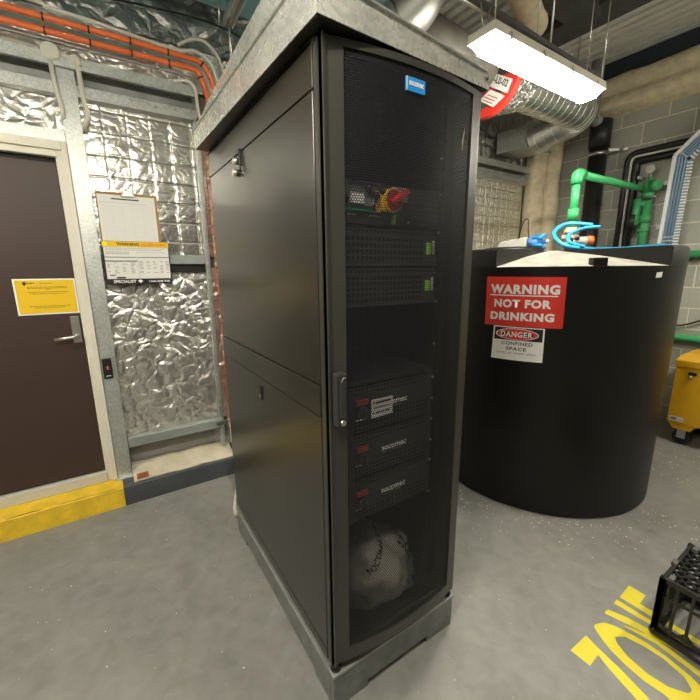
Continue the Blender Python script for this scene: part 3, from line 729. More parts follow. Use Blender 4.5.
# power modules
for k,(lab,nm) in enumerate((('topmost power module in the cabinet, partly covered by a white caution tag','a'),('middle power module in the cabinet, between two look-alike modules','b'),('lowest power module in the cabinet, above the plastic bag','c'))):
    z1=1.152-k*.1715; z0=z1-.168
    t=thing('power_module',(.29,.4,z0),lab,'power module','power modules in the lower cabinet')
    MB().box(.055,.512,.100,.80,z0,z1).build('chassis',DARKM,t)
    mb=MB(); vent_plate(mb,.150,.505,z1-.034,z1-.004,.088,.0150,.009); vent_plate(mb,.150,.505,z0+.004,z0+.050,.088,.0150,.009); vent_plate(mb,.245,.505,z0+.05,z0+.068,.088,.0150,.008)
    mb.box(.055,.150,.088,.10,z0,z1); mb.box(.150,.492,.086,.10,z0+.068,z1-.034); mb.box(.150,.245,.087,.10,z0+.05,z0+.068); mb.box(.492,.512,.086,.10,z0,z1)
    mb.build('face_plate',PAN2,t)
    MB().box(.155,.205,.078,.086,z1-.066,z1-.046).build('red_cover',mat('dull_red',(.48,.07,.04),.5),t,.001)
    sw=MB().tube([(.184,.086,z1-.092),(.184,.072,z1-.092)],.021,20).build('switch',mat('switch_grey',(.06,.07,.075),.4),t)
    MB().box(.180,.188,.060,.073,z1-.110,z1-.074).build('switch_lever',MATS['switch_grey'],sw,.002)
    mb=MB(); lines(mb,.156,.204,z1-.119,.086,1,.01,.005); mb.build('switch_print',WHITE,t)
    text('socomec',WHITE,'brand_text',t,(.268,.086,z1-.090),(1,0,0),(0,0,1),.116,.018,.035)
    mb=MB(); lines(mb,.275,.36,z1-.097,.086,1,.01,.0025); mb.build('brand_print',mat('dim_white',(.4,.4,.38),.5),t)
t=thing('caution_tag',(.255,.07,1.037),'white caution tag stuck over the topmost power module','tag')
box('tag_sheet',PAPER,.207,.300,.0665,.0685,1.037,1.103,t)
MB().box(.214,.220,.066,.0665,1.087,1.094).box(.224,.290,.066,.0665,1.086,1.093).box(.214,.219,.066,.0665,1.052,1.058).box(.226,.245,.066,.0665,1.051,1.057).box(.249,.262,.066,.0665,1.051,1.057).box(.266,.285,.066,.0665,1.051,1.057).box(.216,.290,.066,.0665,1.071,1.0735).build('tag_print',INK,t)
# plastic bag lying at the bottom
mb=MB(); seg=48; rows=26; vs=[]
for j in range(rows+1):
    th=pi*j/rows
    for i in range(seg):
        a=2*pi*i/seg; dx,dy_,dz=math.sin(th)*math.cos(a),math.sin(th)*math.sin(a),math.cos(th)
        r=1+.20*noise.noise(Vector((dx*1.6,dy_*1.6,dz*1.6+5)))+.13*noise.noise(Vector((dx*4,dy_*4,dz*4)))+.06*noise.noise(Vector((dx*9,dy_*9,dz*9)))+.03*noise.noise(Vector((dx*20,dy_*20,dz*20)))
        z=.300+dz*.190*r-.05*dx; 
        vs.append((.312+dx*.210*r,.215+dy_*.16*r,max(.2065,z)))
mb.add(vs,[(j*seg+i,(j+1)*seg+i,(j+1)*seg+(i+1)%seg,j*seg+(i+1)%seg) for j in range(rows) for i in range(seg)],0,True)
t=thing('plastic_bag',(.268,.245,.206),'crumpled white plastic bag with printed brand lettering at the bottom of the cabinet','bag')
from mathutils.bvhtree import BVHTree
bt=BVHTree.FromPolygons([Vector(v) for v in mb.v],mb.f)
mb.build('bag_body',BAGM,t)
def onbag(x0,z0,deg,wd,ht):
    c,s_=math.cos(math.radians(deg)),math.sin(math.radians(deg))
    def f(a,b,l):
        x=x0+a*wd*c-b*ht*s_; z=z0+a*wd*s_+b*ht*c; h=bt.ray_cast(Vector((x,-.6,z)),Vector((0,1,0)))
        return Vector((x,(h[0].y if h[0] else .2)-.0035,z))
    return f
text('SOCOMEC',INK,'bag_print',t,(0,0,0),(1,0,0),(0,0,1),1.,1.,.03,warp=onbag(.385,.430,-58,.17,.034))
text('SOCOMEC',INK,'bag_print',t,(0,0,0),(1,0,0),(0,0,1),1.,1.,.02,warp=onbag(.215,.395,40,.14,.024))

# ------------------------------------------------------------------ galvanised hood on the cabinet
t=thing('rain_hood',(.3,.56,2.116),'galvanised sheet metal hood capping the black cabinet','hood')
FLc,FRc,BLc,BRc=V(-.030,-.041,0),V(.617,-.012,0),V(-.061,1.118,0),V(.625,1.14,0)
z0=2.100
def up(p,z): return Vector((p.x,p.y,z))
mb=MB()
mb.add([up(FLc,z0),up(FRc,z0),up(FRc,z0+.034),up(FRc,z0+.046)+V(-.018,0,0),up(FLc,z0+.080)],[(0,1,2,3,4)])
mb.add([up(BLc,z0),up(FLc,z0),up(FLc,2.205),up(BLc,2.178)],[(0,1,2,3)])
mb.add([up(FRc,z0),up(BRc,z0),up(BRc,z0+.05),up(FRc,z0+.034)],[(0,1,2,3)])
mb.add([up(BRc,z0),up(BLc,z0),up(BLc,z0+.07),up(BRc,z0+.05)],[(0,1,2,3)])
mb.build('fascia',HOODM,t,0,.003)
mb=MB(); mb.prism([up(FLc,z0+.001)+V(.004,.004,0),up(FRc,z0+.001)+V(-.004,.004,0),up(BRc,z0+.001)+V(-.004,-.004,0),up(BLc,z0+.001)+V(.004,-.004,0)],(0,0,.004)); mb.build('soffit',RACK,t)
# gabled top: left gable band, ridge parallel to the front
rl,rr=V(-.034,.20,2.287),V(.618,.30,2.225)
mb=MB()
flt,frt,blt,brt=up(FLc,z0+.080),up(FRc,z0+.046)+V(-.018,0,0),up(BLc,z0+.070),up(BRc,z0+.05)
ml=V(-.050,.86,2.225)
mb.add([flt,frt,rr,rl],[(0,1,2,3)]); mb.add([rl,rr,brt,blt,ml],[(0,1,2,3,4)])
mb.add([up(FLc,2.20),rl,ml,up(BLc,z0+.065)],[(0,1,2,3)]); mb.add([up(FRc,z0+.03),up(BRc,z0+.04),rr],[(0,1,2)])
mb.build('roof_sheet',HOODM,t,0,.002)
MB().bar(up(FLc,z0+.080)+V(0,-.003,0),up(FRc,z0+.047)+V(-.02,-.003,0),.010,.005).build('front_fold',GALV,t)
MB().bar(up(FLc,2.207)+V(-.003,0,0),up(BLc,2.180)+V(-.003,0,0),.006,.005).build('side_fold',GALV,t)
mb=MB()
for p in ((.598,-.014,2.126),(-.010,-.043,2.165)): mb.tube([p,(p[0],p[1]-.006,p[2])],.005,8)
islands(mb,'rivet',DSTEEL,t)

# ------------------------------------------------------------------ water tank
CX,CY,RT=2.2595,.643,.7559
t=thing('water_tank',(CX,CY,0),'large round black plastic water tank behind the cabinet','tank')
ZR,ZF=1.655,1.545
a0,a1=math.radians(186.7),math.radians(260.6)
mb=MB(); seg=96
mb.lathe((CX,CY,0),[(0,.0),(RT-.012,0),(RT,.012),(RT,.75),(RT+.002,ZF-.02),(RT+.004,ZF)],seg)
# raised rim everywhere but in the front recess
n=72; mb.lathe((CX,CY,0),[(RT+.004,ZF),(RT+.003,ZR-.012),(RT-.008,ZR),(.06,ZR+.004)],n,0,a1,a0+2*pi)
mb.build('tank_body',TANKM,t)
mb=MB(); mb.lathe((CX,CY,0),[(RT+.003,ZF-.001),(RT-.02,ZF+.004),(.36,1.615),(.06,ZR+.003)],28,0,a0,a1); mb.build('recess_floor',DUST,t)
mb=MB()
for a in (a0,a1):
    c,s=math.cos(a),math.sin(a); P=[(RT+.004,ZF),(RT+.003,ZR-.012),(RT-.008,ZR),(.06,ZR+.004),(.36,1.615),(RT-.02,ZF+.004)]
    mb.add([(CX+r*c,CY+r*s,z) for r,z in P],[(0,1,2,3,4,5)])
mb.build('recess_walls',TANKM,t)
mb=MB(); a=math.radians(228)
for da in (0,): 
    c,s=math.cos(a),math.sin(a); p=V(CX+(RT-.03)*c,CY+(RT-.03)*s,0); r_=V(-s,c,0); o_=V(c,s,0)
    q=[p-r_*.042-o_*.03,p+r_*.042-o_*.03,p+r_*.036+o_*.025,p-r_*.036+o_*.025]
    mb.prism([x_+V(0,0,1.54) for x_ in q],(0,0,.05))
mb.build('lifting_lug',TANKM,t,.006)
mb=MB(); mb.lathe((CX+.05,CY+.35,ZR),[(.0,.0),(.23,0),(.23,.03),(.2,.045),(0,.05)],36); mb.build('lid',TANKM,t)
# small white sticker
def cyl(a_deg,z,lift): a=math.radians(a_deg); return Vector((CX+(RT+lift)*math.cos(a),CY+(RT+lift)*math.sin(a),z))
def patch(c4,lift,th=.0016,n=10):
    """c4: TL,TR,BR,BL as (angle,z) -> curved panel lying on the tank"""
    m=MB(); vs=[]
    for j in (0,1):
        for i in range(n+1):
            u=i/n; 
            top=[c4[0][k]*(1-u)+c4[1][k]*u for k in (0,1)]; bot=[c4[3][k]*(1-u)+c4[2][k]*u for k in (0,1)]
            l=lift+th*j; vs.append(cyl(*bot,l)); vs.append(cyl(*top,l))
    m_=(n+1)*2; fs=[(2*i,2*i+2,2*i+3,2*i+1) for i in range(n)]; fs2=[tuple(m_+k for k in f) for f in fs]
    e=[]
    for i in range(n): e+=[(2*i,2*i+2,m_+2*i+2,m_+2*i),(2*i+1,m_+2*i+1,m_+2*i+3,2*i+3)]
    e+=[(0,m_,m_+1,1),(2*n,2*n+1,m_+2*n+1,m_+2*n)]
    return m.add(vs,[f[::-1] for f in fs]+fs2+e)
patch([(252.1,1.496+.012),(255.4,1.50+.012),(255.2,1.470+.012),(251.9,1.468+.012)],.006,.001,3).build('white_label',WHITE,t)
def bil(c4,u,v):
    b=[c4[3][k]*(1-u)+c4[2][k]*u for k in (0,1)]; tp=[c4[0][k]*(1-u)+c4[1][k]*u for k in (0,1)]
    return [b[k]*(1-v)+tp[k]*v for k in (0,1)]
S1=[(182.9,1.489),(216.0,1.487),(216.4,1.199),(183.2,1.193)]
S2=[(188.0,1.192),(209.8,1.193),(210.0,.991),(187.7,.986)]
def stext(S,body,m,parent,u0,u1,v0,v1,lift,bold,name='sign_text',sp=1.14):
    w,h=1.,1.
    return text(body,m,name,parent,(0,0,0),(1,0,0),(0,1,0),1.,1.,bold,sp=sp,warp=lambda a,b,l:cyl(*bil(S,u0+(u1-u0)*a,v0+(v1-v0)*b),lift))
t=thing('warning_sign',cyl(199,1.2,.0),'red and white not for drinking warning sign on the black tank','sign')
patch(S1,.005,.0016,16).build('red_plate',RED,t)
stext(S1,'WARNING',WHITE,t,.065,.935,.66,.85,.0075,.05)
patch([bil(S1,.06,.640),bil(S1,.92,.640),bil(S1,.92,.618),bil(S1,.06,.618)],.0068,.0006,10).build('white_rule',WHITE,t)
stext(S1,'NOT FOR',WHITE,t,.13,.85,.38,.55,.0075,.05); stext(S1,'DRINKING',WHITE,t,.085,.895,.12,.29,.0075,.05)
t=thing('danger_sign',cyl(199,.99,.0),'danger confined space sign directly below the red warning sign','sign')
patch(S2,.005,.0016,12).build('white_plate',WHITE,t)
patch([bil(S2,.03,.97),bil(S2,.97,.97),bil(S2,.97,.60),bil(S2,.03,.60)],.0068,.0006,10).build('black_panel',INK,t)
mb=MB(); n=36; vs=[cyl(*bil(S2,.48,.785),.0085)]+[cyl(*bil(S2,.48+.39*math.cos(2*pi*k/n),.785+.155*math.sin(2*pi*k/n)),.0085) for k in range(n)]
mb.add(vs,[(0,1+k,1+(k+1)%n) for k in range(n)]); 
m2=MB(); vs=[cyl(*bil(S2,.48,.785),.0078)]+[cyl(*bil(S2,.48+.42*math.cos(2*pi*k/n),.785+.172*math.sin(2*pi*k/n)),.0078) for k in range(n)]
m2.add(vs,[(0,1+k,1+(k+1)%n) for k in range(n)]); m2.build('oval_border',WHITE,t); mb.build('red_oval',RED,t)
stext(S2,'DANGER',WHITE,t,.17,.79,.70,.865,.0095,.03)
stext(S2,'CONFINED',INK,t,.20,.80,.455,.555,.0075,.02); stext(S2,'SPACE',INK,t,.30,.69,.295,.395,.0075,.02); stext(S2,'ENTRY BY PERMIT ONLY',INK,t,.12,.88,.185,.235,.0075,.0)

# things on top of the tank
t=thing('float_valve_box',(2.5,1.0,1.66),'low white housing with blue fitting lying on the tank top','valve')
mb=MB(); c=[(2.34,1.12),(2.40,.88)]
mb.prism([(2.43,1.26,1.672),(2.43,.95,1.672),(2.43,.95,1.790),(2.43,1.20,1.765)],(.20,0,0)); mb.build('housing',OFFW,t,.01)
bb=MB().tube([(2.44,.93,1.745),(2.44,.84,1.742)],.042,18).build('blue_body',mat('light_blue_plastic',(.10,.30,.72),.4),t)
for k in range(5):
    a=k*2*pi/5; MB().tube([(2.44+.035*math.cos(a),.885,1.745+.045*math.sin(a)),(2.44+.035*math.cos(a),.80,1.742+.05*math.sin(a))],.014,10).build('blue_port',BBADGE,bb)
MB().sphere((2.44,.78,1.745),.013,8).build('white_tip',WHITE,t)
tag(MB().tube(smooth([(2.42,1.02,1.78),(2.42,1.0,1.86),(2.42,.975,1.92),(2.42,.945,1.92),(2.42,.935,1.83),(2.42,.91,1.72)],6),.004,6).build('black_cable',BLK),'thin black wire looping over the white housing on the tank','cable')

# ball valve assembly at the foot of the green pipe
VX,VY=2.62,.70
t=thing('supply_pipe',(VX,VY,1.66),'bright green water pipe with elbow feeding the tank valve','pipe')
top=2.235; bx,by,bz=4.0,.78,2.29
MB().tube([(VX,VY,1.93),(VX,VY,top-.045)],.030,20).build('riser',GREEN,t)
e=ease([(VX,VY,top-.07),(VX,VY,top),(VX+.075,VY+.004,top+.005)],.05,8); MB().tube(e,.042,20).build('elbow',GREEN,t)
MB().tube([(VX+.05,VY,top+.003),(bx,by,bz)],.029,20).build('cross_run',GREEN,t)
MB().lathe((VX,VY,1.90),[(.030,0),(.040,.0),(.040,.085),(.030,.085)],20).build('socket',GREEN,t)
MB().lathe((VX,VY,1.845),[(.0,0),(.034,.0),(.034,.045),(.026,.055)],20).build('socket_ring',GREEN,t)
t=thing('ball_valve',(VX,VY,1.66),'cream and steel ball valve where the green pipe meets the tank','valve')
MB().lathe((VX,VY,1.80),[(.0,0),(.052,0),(.052,.028),(.04,.036),(.04,.045),(0,.046)],24).build('cream_union',mat('cream_union',(.72,.62,.42),.5),t)
MB().tube([(VX,VY,1.66),(VX,VY,1.80)],.036,16).build('body',STEEL,t)
MB().box(VX-.05,VX+.04,VY-.045,VY+.045,1.70,1.735).box(VX-.05,VX+.04,VY-.045,VY+.045,1.762,1.790).build('flanges',OFFW,t,.004)
MB().tube([(VX,VY,1.745),(VX+.10,VY-.085,1.745)],.032,16).build('actuator',OFFW,t)
MB().tube([(VX+.09,VY-.08,1.748),(VX+.125,VY-.105,1.748)],.034,16).build('orange_cap',ORNG,t)
MB().tube([(VX-.02,VY-.05,1.76),(VX-.02,VY-.075,1.76)],.014,10).tube([(VX+.02,VY-.05,1.715),(VX+.02,VY-.07,1.715)],.012,10).build('bolts',BLK,t)
tag(MB().tube(smooth([(3.95,.50,1.745),(3.5,.54,1.715),(2.9,.526,1.682),(2.4,.511,1.675),(2.30,.592,1.707),(2.35,.685,1.786),(2.45,.69,1.85),(2.50,.617,1.862),(2.52,.50,1.84)],10),.014,10).build('blue_hose',BLUE),'bright blue hose looped round the ball valve on the tank top','hose')
tag(MB().tube(smooth([(2.52,.45,1.825),(2.47,.54,1.818),(2.40,.60,1.775),(2.36,.57,1.72),(2.40,.48,1.685)],8),.012,10).build('blue_hose',BLUE),'second short turn of blue hose crossing in front of the ball valve','hose')

# ------------------------------------------------------------------ services on the block wall
t=thing('green_manifold',(4.05,.75,.9),'dark green pipe manifold with pressure gauge on the block wall','pipe manifold')
MB().tube([(4.06,.735,1.60),(4.06,.735,2.18)],.040,16).build('riser',DGREEN,t)
MB().sphere((4.06,.74,2.30),.075,18,0,(1,1,.85)).build('body',DGREEN,t)
MB().tube([(4.06,.74,2.20),(4.06,.74,2.26)],.055,16).tube([(4.06,.74,1.97),(4.06,.74,2.04)],.056,16).tube([(4.06,.74,1.88),(4.06,.74,1.92)],.05,16).build('flanges',DGREEN,t)
MB().tube([(4.0,.80,1.95),(4.0,.80,2.2)],.032,12).tube([(4.0,.80,2.14),(4.06,.74,2.16)],.03,12).build('side_branch',DGREEN,t)
MB().tube([(3.985,.82,1.93),(3.985,.82,2.05)],.035,12).build('black_coupling',BLK,t)
MB().tube([(3.99,.70,2.30),(3.97,.63,2.30)],.045,16).tube([(4.06,.74,2.35),(4.06,.74,2.40)],.02,10).build('side_port',DGREEN,t)
MB().tube([(4.04,.735,2.385),(4.04,.735,2.43)],.008,8).tube([(4.05,.735,2.46),(4.01,.735,2.46)],.038,20).build('pressure_gauge',STEEL,t)
MB().tube([(4.03,.74,2.20),(3.99,.64,2.20)],.012,8).build('lever',STEEL,t)
# low green pipe
tag(MB().tube([(4.15,1.2,.865),(4.15,-1.6,.865)],.032,14).tube([(4.15,.50,.865),(4.15,.44,.865)],.043,14).build('green_pipe',GREEN),'horizontal green pipe low on the block wall above the yellow toolbox','pipe')
tag(MB().tube([(4.13,1.2,1.655),(4.13,-1.6,1.655)],.034,14).tube([(4.13,.44,1.655),(4.13,.38,1.655)],.048,14).build('green_pipe',DGREEN),'dark green pipe along the block wall level with the tank rim','pipe')
tag(MB().tube(smooth([(4.16,.52,1.02),(4.16,.38,.98),(4.15,.25,1.02),(4.15,.1,1.12),(4.15,-.2,1.35)],8),.008,8).build('black_cable',BLK),'black cable drooping across the block wall above the toolbox','cable')
tag(MB().tube(smooth([(4.12,.36,1.60),(4.12,.28,1.66),(4.12,.1,1.80),(4.12,-.1,1.9)],8),.008,8).build('black_cable',BLK),'black cable rising from the tank rim at the right edge','cable')
# black drain stack
t=thing('drain_stack',(4.08,1.2,1.4),'thick black vertical drain pipe on the block wall','pipe')
MB().tube([(4.07,1.25,.0),(4.07,1.25,2.80)],.085,24).build('pipe',BLK,t)
MB().tube([(4.07,1.25,2.78),(4.07,1.25,3.04)],.10,24).build('coupling',BLK,t)
MB().tube([(3.90,1.27,3.02),(3.90,1.27,3.55)],.06,24).tube([(4.07,1.25,3.0),(3.90,1.27,3.06)],.06,20).build('upper_pipe',mat('grey_upvc',(.25,.25,.24),.5),t)
MB().tube([(4.07,1.25,2.70),(4.07,1.25,2.735)],.091,24).box(4.06,4.19,1.02,1.06,2.705,2.73).bar((4.0,1.12,2.718),(4.12,1.0,2.718),.02,.025).build('bracket',STEEL,t)
# insulated pipes, bend and run forwards
for (o_,lab) in ((0,'outer black insulated pipe bending along the block wall'),(.082,'inner black insulated pipe bending along the block wall')):
    P=ease([(4.14,.985-o_,.15),(4.14,.985-o_,2.665-o_),(4.14,-1.8,2.665-o_)],.10-o_*.6,10)
    tag(MB().tube(P,.031,16).build('insulated_pipe',BLK),lab,'pipe')
t=thing('white_conduit',(4.10,.92,.3),'thin white conduit between the two black insulated pipes','conduit')
MB().tube(ease([(4.115,.944,.15),(4.115,.944,2.624),(4.115,-1.8,2.624)],.05,8),.011,10).build('pipe',OFFW,t)
MB().box(4.08,4.19,.82,.86,2.40,2.42).tube([(4.08,.84,2.41),(4.06,.84,2.41)],.012,8).build('clip',STEEL,t)
# cable tray with blue cable
t=thing('cable_tray',(4.0,.55,1.68),'white edged cable tray full of blue cable rising from the tank rim','cable tray')
TP=[V(4.02,.56,1.66),V(4.02,.545,2.53),V(4.02,.33,2.755),V(4.02,.05,3.05)]
def off_path(P,o):   # shift sideways in the y-z plane
    out=[]
    for i,p in enumerate(P):
        a=P[max(i-1,0)];b=P[min(i+1,len(P)-1)]
        if 0<i<len(P)-1:
            d1=(p-a).normalized();d2=(b-p).normalized();n1=V(0,-d1.z,d1.y);n2=V(0,-d2.z,d2.y);n=(n1+n2).normalized();s=o/max(.3,n.dot(n1)); out.append(p+n*s)
        else:
            d=(b-a).normalized(); out.append(p+V(0,-d.z,d.y)*o)
    return out
def ribbon(P,w,h,mat_,name,par):
    m=MB()
    for i in range(len(P)-1): m.bar(P[i],P[i+1],h,w,(0,P[i+1].z-P[i].z,-(P[i+1].y-P[i].y)))
    return m.build(name,mat_,par)
LE=off_path(TP,-.012); 
TWH=mat('tray_white',(.78,.80,.80),.4)
ribbon(LE,.028,.045,TWH,'side_wall',t)
ribbon(off_path([p+V(.015,0,0) for p in TP],.05),.10,.012,BTRAY,'cable_bed',t)
for k in range(3): 
    m=MB(); m.tube(off_path([p+V(-.004,0,0) for p in TP],.022+k*.022),.009,8); m.build('blue_cable',BTRAY,t)
m=MB(); PE=off_path(TP,.105)
for i in range(len(PE)-1):
    a,b=PE[i],PE[i+1]; L_=(b-a).length; n=int(L_/.026); d=(b-a).normalized(); q=V(0,-d.z,d.y)
    for k in range(n): c=a+d*(k+.5)*.026; m.bar(c-q*.018,c+q*.018,.03,.013,d)
m.build('edge_fingers',TWH,t)
m=MB(); QE=off_path([p+V(-.015,0,0) for p in TP],.045)
for i in range(len(QE)-1):
    a,b=QE[i],QE[i+1]; L_=(b-a).length; n=int(L_/.16); d=(b-a).normalized(); q=V(0,-d.z,d.y)
    for k in range(n): c=a+d*(k+.5)*.035; m.bar(c-q*.04,c+q*.04,.003,.006,d)
m.build('cable_ties',TWH,t)

for z in (1.9,2.3): MB().box(4.03,4.199,.50,.62,z,z+.03).build('wall_bracket',STEEL,t)
# foam sprayed column in the corner (two lobes) and foam beam on top of the block wall
def lumpy(name,P,rx,m,label,cat,seg=20,amp=.02,sq=1.):
    n=len(P); vs=[]
    for i,p in enumerate(P):
        p=Vector(p)
        for k in range(seg):
            a=2*pi*k/seg; r=rx+amp*noise.noise(Vector((math.cos(a)*2,math.sin(a)*2,p.z*4+p.y*3)))
            vs.append(p+V(math.cos(a)*r,math.sin(a)*r*sq,0))
    mb=MB().add(vs,[(i*seg+k,i*seg+(k+1)%seg,(i+1)*seg+(k+1)%seg,(i+1)*seg+k) for i in range(n-1) for k in range(seg)],0,True)
    return tag(mb.build(name,m),label,cat)
lumpy('foam_column',[(4.02,1.90,.14+.06*i) for i in range(59)],.115,FOAM,'left lobe of the beige foam-coated column in the corner behind the tank','column')
lumpy('foam_column',[(4.13,1.77,.14+.06*i) for i in range(59)],.10,FOAM,'right lobe of the beige foam-coated column beside the block wall','column')
mb=MB(); n=90; vs=[]; prof=[(4.2,3.07),(4.02,3.10),(3.99,3.13),(4.00,3.20),(4.04,3.235),(4.05,3.26),(4.02,3.30),(4.01,3.35),(4.03,3.40),(4.10,3.43),(4.2,3.44)]
for i in range(n+1):
    y=2.0-i*(5.6/n)
    for k,(x,z) in enumerate(prof):
        d=(.02 if k>5 else .008)*noise.noise(Vector((y*5,k*.7,0))); vs.append((x+d,y,z+d*1.3 if k not in(0,10) else z))
k=len(prof); mb.add(vs,[(i*k+j,(i+1)*k+j,(i+1)*k+j+1,i*k+j+1) for i in range(n) for j in range(k-1)],0,True)
tag(mb.build('foam_beam',FOAM),'beige foam-sprayed beam along the top of the block wall','beam')
tag(MB().box(2.86,3.14,YF,1.98,3.46,3.60).build('steel_beam',DSTEEL),'dark steel beam under the corrugated ceiling near the block wall','beam')
tag(MB().box(4.17,4.199,YF+.01,1.98,3.44,3.612).build('gap_shade_strip',mat('blue_black_shade',(.03,.045,.06),.6)),'blue-black shade strip filling the gap between the ceiling ribs and foam beam','shade strip')  # covers the wall above the foam; the gap's shade is in its colour

# ------------------------------------------------------------------ ducts
def spiral(name,P,r,label,par=None,n_per=.05):
    m=MB(); m.tube(P,r,32,caps=False); o=m.build(name,SILVER,par)
    return o
t=thing('spiral_duct',(2.9,1.1,2.92),'galvanised spiral duct with bend above the water tank','duct')
DP=ease([(2.30,1.10,2.915),(3.40,1.10,2.935),(3.40,1.56,2.83)],.17,10)
MB().tube(DP,[.150]*len(DP),32,caps=False).build('duct',SILVER,t)
m=MB(); Q=[Vector(p) for p in DP]; s=0
for i in range(len(Q)-1):
    L_=(Q[i+1]-Q[i]).length; u=(Q[i+1]-Q[i]).normalized(); st=.085 if i<1 or i>10 else .045; a=st-(s%st)
    while a<L_: m.tube([Q[i]+u*(a-.0025),Q[i]+u*(a+.0025)],.1525,32); a+=st
    s+=L_
m.build('seams',mat('bright_seam',(.74,.75,.71),.4,.85),t)
m=MB(); m.tube([(3.40,1.40,2.868),(3.40,1.62,2.815)],.09,24); m.build('reducer',SILVER,t)
m=MB(); rr_=[];PP=[]
for i in range(15):
    f=i/14; PP.append((2.06+.30*f,1.10,2.905+.01*f)); rr_.append(.25-.085*f+.014*math.sin(i*2.4)+.004*math.cos(i*5))
m.tube(PP,rr_,32,caps=False); m.build('crumpled_foil_wrap',TAPE,t)
for x in (2.55,3.2): MB().tube([(x,1.10,3.05),(x,1.10,ZC)],.005,8).build('hanger_rod',STEEL,t)
t=thing('fire_collar',(2.02,1.10,2.905),'round red fire damper collar with white labels beside the lamp','fire collar')
def ringx(mb,x0,x1,cy,cz,ri,ro,seg=40):
    vs=[]
    for x in (x0,x1):
        for r in (ri,ro):
            for k in range(seg): a=2*pi*k/seg; vs.append((x,cy+r*math.cos(a),cz+r*math.sin(a)))
    fs=[]
    for k in range(seg):
        q=(k+1)%seg; fs+=[(k,q,seg+q,seg+k),(2*seg+k,3*seg+k,3*seg+q,2*seg+q),(seg+k,seg+q,3*seg+q,3*seg+k),(k,2*seg+k,2*seg+q,q)]
    mb.add(vs,fs); return mb
ringx(MB(),2.0,2.05,1.10,2.905,.215,.275).build('outer_ring',REDD if 0 else RED,t)
m=MB(); m.tube([(2.03,1.10,2.905),(2.05,1.10,2.905)],.22,36); m.build('damper_face',SILVER,t)
m=MB(); m.box(2.0,2.03,.90,1.30,2.80,2.85); m.box(2.0,2.03,.86,1.32,2.99,3.03); m.build('cross_bars',RED,t)
MB().tube([(2.03,1.10,3.175),(2.03,1.10,ZC)],.005,8).build('hanger_rod',STEEL,t)
b1=MB().prism([(1.99,1.20,2.905),(1.99,1.20,2.99),(1.99,.885,2.80),(1.99,.92,2.725)],(.008,0,0)).build('label_plate',WHITE,t)
text('EAF-L0-02',INK,'label_text',b1,(1.99,1.10,2.872),(0,-.85,-.53),(0,-.4,.92),.21,.042,.02)
b2=MB().prism([(1.99,1.055,2.795),(1.99,.935,2.715),(1.99,1.026,2.672),(1.99,1.144,2.753)],(.008,0,0)).build('label_plate',WHITE,t)
m=MB()
for k in range(3): a=k*.022; m.bar((1.989,1.115-a*.9,2.748+a*.45),(1.989,1.03-a*.9,2.695+a*.45),.002,.005)
m.build('label_print',mat('red_print',(.6,.05,.04),.5),b2)
# rectangular duct box
t=thing('duct_box',(3.5,1.8,2.78),'rectangular galvanised duct box between the spiral duct and back wall','duct')
MB().box(3.32,3.70,1.60,1.96,2.775,2.985).build('box',GALV,t,.003)
MB().box(3.30,3.72,1.585,1.60,2.755,3.005).build('flange',GALV,t,.002)
MB().box(3.60,3.72,1.56,1.60,2.74,2.775).build('corner_cleat',GALV,t)
# grey duct behind lamp end
t=thing('grey_duct',(1.6,1.2,3.0),'dull grey duct running behind the cabinet hood toward the collar','duct')
MB().tube([(1.35,1.15,3.02),(1.98,1.10,2.92)],.13,28).build('duct',mat('dull_duct',(.22,.21,.18),.6,.3,var=.2,vscale=6,bump=.3,bscale=12),t)
# lagged round duct bend
t=thing('duct_bend',(1.2,.9,3.1),'smooth silver duct bend above the cabinet hood','duct')
P=smooth([(1.05,.72,3.45),(1.15,.78,3.22),(1.17,.90,3.02),(1.08,1.02,2.90),(.92,1.12,2.86),(.60,1.25,2.86)],8)
MB().tube(P,.122,28).build('bend',mat('satin_duct',(.62,.63,.60),.45,.9,var=.1),t)
m=MB()
for k in (14,24): u=(P[k+1]-P[k]).normalized(); m.tube([P[k]-u*.008,P[k]+u*.008],.126,28)
m.build('joint_bands',STEEL,t)
MB().tube([(.75,.86,3.06),(1.02,.80,3.06)],.05,20).build('branch',SILVER,t)
# teal duct
t=thing('teal_duct',(.4,1.45,3.2),'wide pale teal box duct above the cabinet','duct')
MB().box(-.9,1.24,1.02,1.93,3.2,3.5).build('duct',TEAL,t,.004)
# hanging strut and rods beside it
t=thing('strut_bracket',(.25,1.6,3.05),'slotted steel strut bracket hanging under the teal duct','bracket')
MB().bar((.285,1.66,2.985),(.285,.98,3.02),.006,.045).bar((.335,1.66,2.985),(.335,.98,3.02),.006,.045).build('strut',GALV,t)
MB().bar((.31,1.66,3.005),(.31,.98,3.04),.045,.006).build('strut_back',GALV,t)
MB().tube([(.31,1.64,2.70),(.31,1.64,3.2)],.007,8).build('rod',STEEL,t)
MB().tube([(.285,1.74,3.02),(.285,1.74,3.2)],.006,8).build('rod',STEEL,t)
# foam-covered brace in the middle top
mb=MB(); P=[]
for i in range(26): f=i/25; P.append((1.30+1.02*f,.62+.34*f,3.33-.10*f))
mb.tube(P,[.085+.015*noise.noise(Vector((i*.9,0,0))) for i in range(26)],16); tag(mb.build('foam_brace',FOAM),'beige foam-sprayed brace above the lamp','brace')
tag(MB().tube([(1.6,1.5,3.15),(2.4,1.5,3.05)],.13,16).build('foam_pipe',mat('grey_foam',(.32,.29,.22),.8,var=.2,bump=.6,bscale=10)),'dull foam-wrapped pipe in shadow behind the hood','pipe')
tag(MB().box(-3.0,2.9,.80,1.0,3.40,3.60).build('steel_beam',DSTEEL),'dark steel beam crossing the ceiling above the lamp','beam')

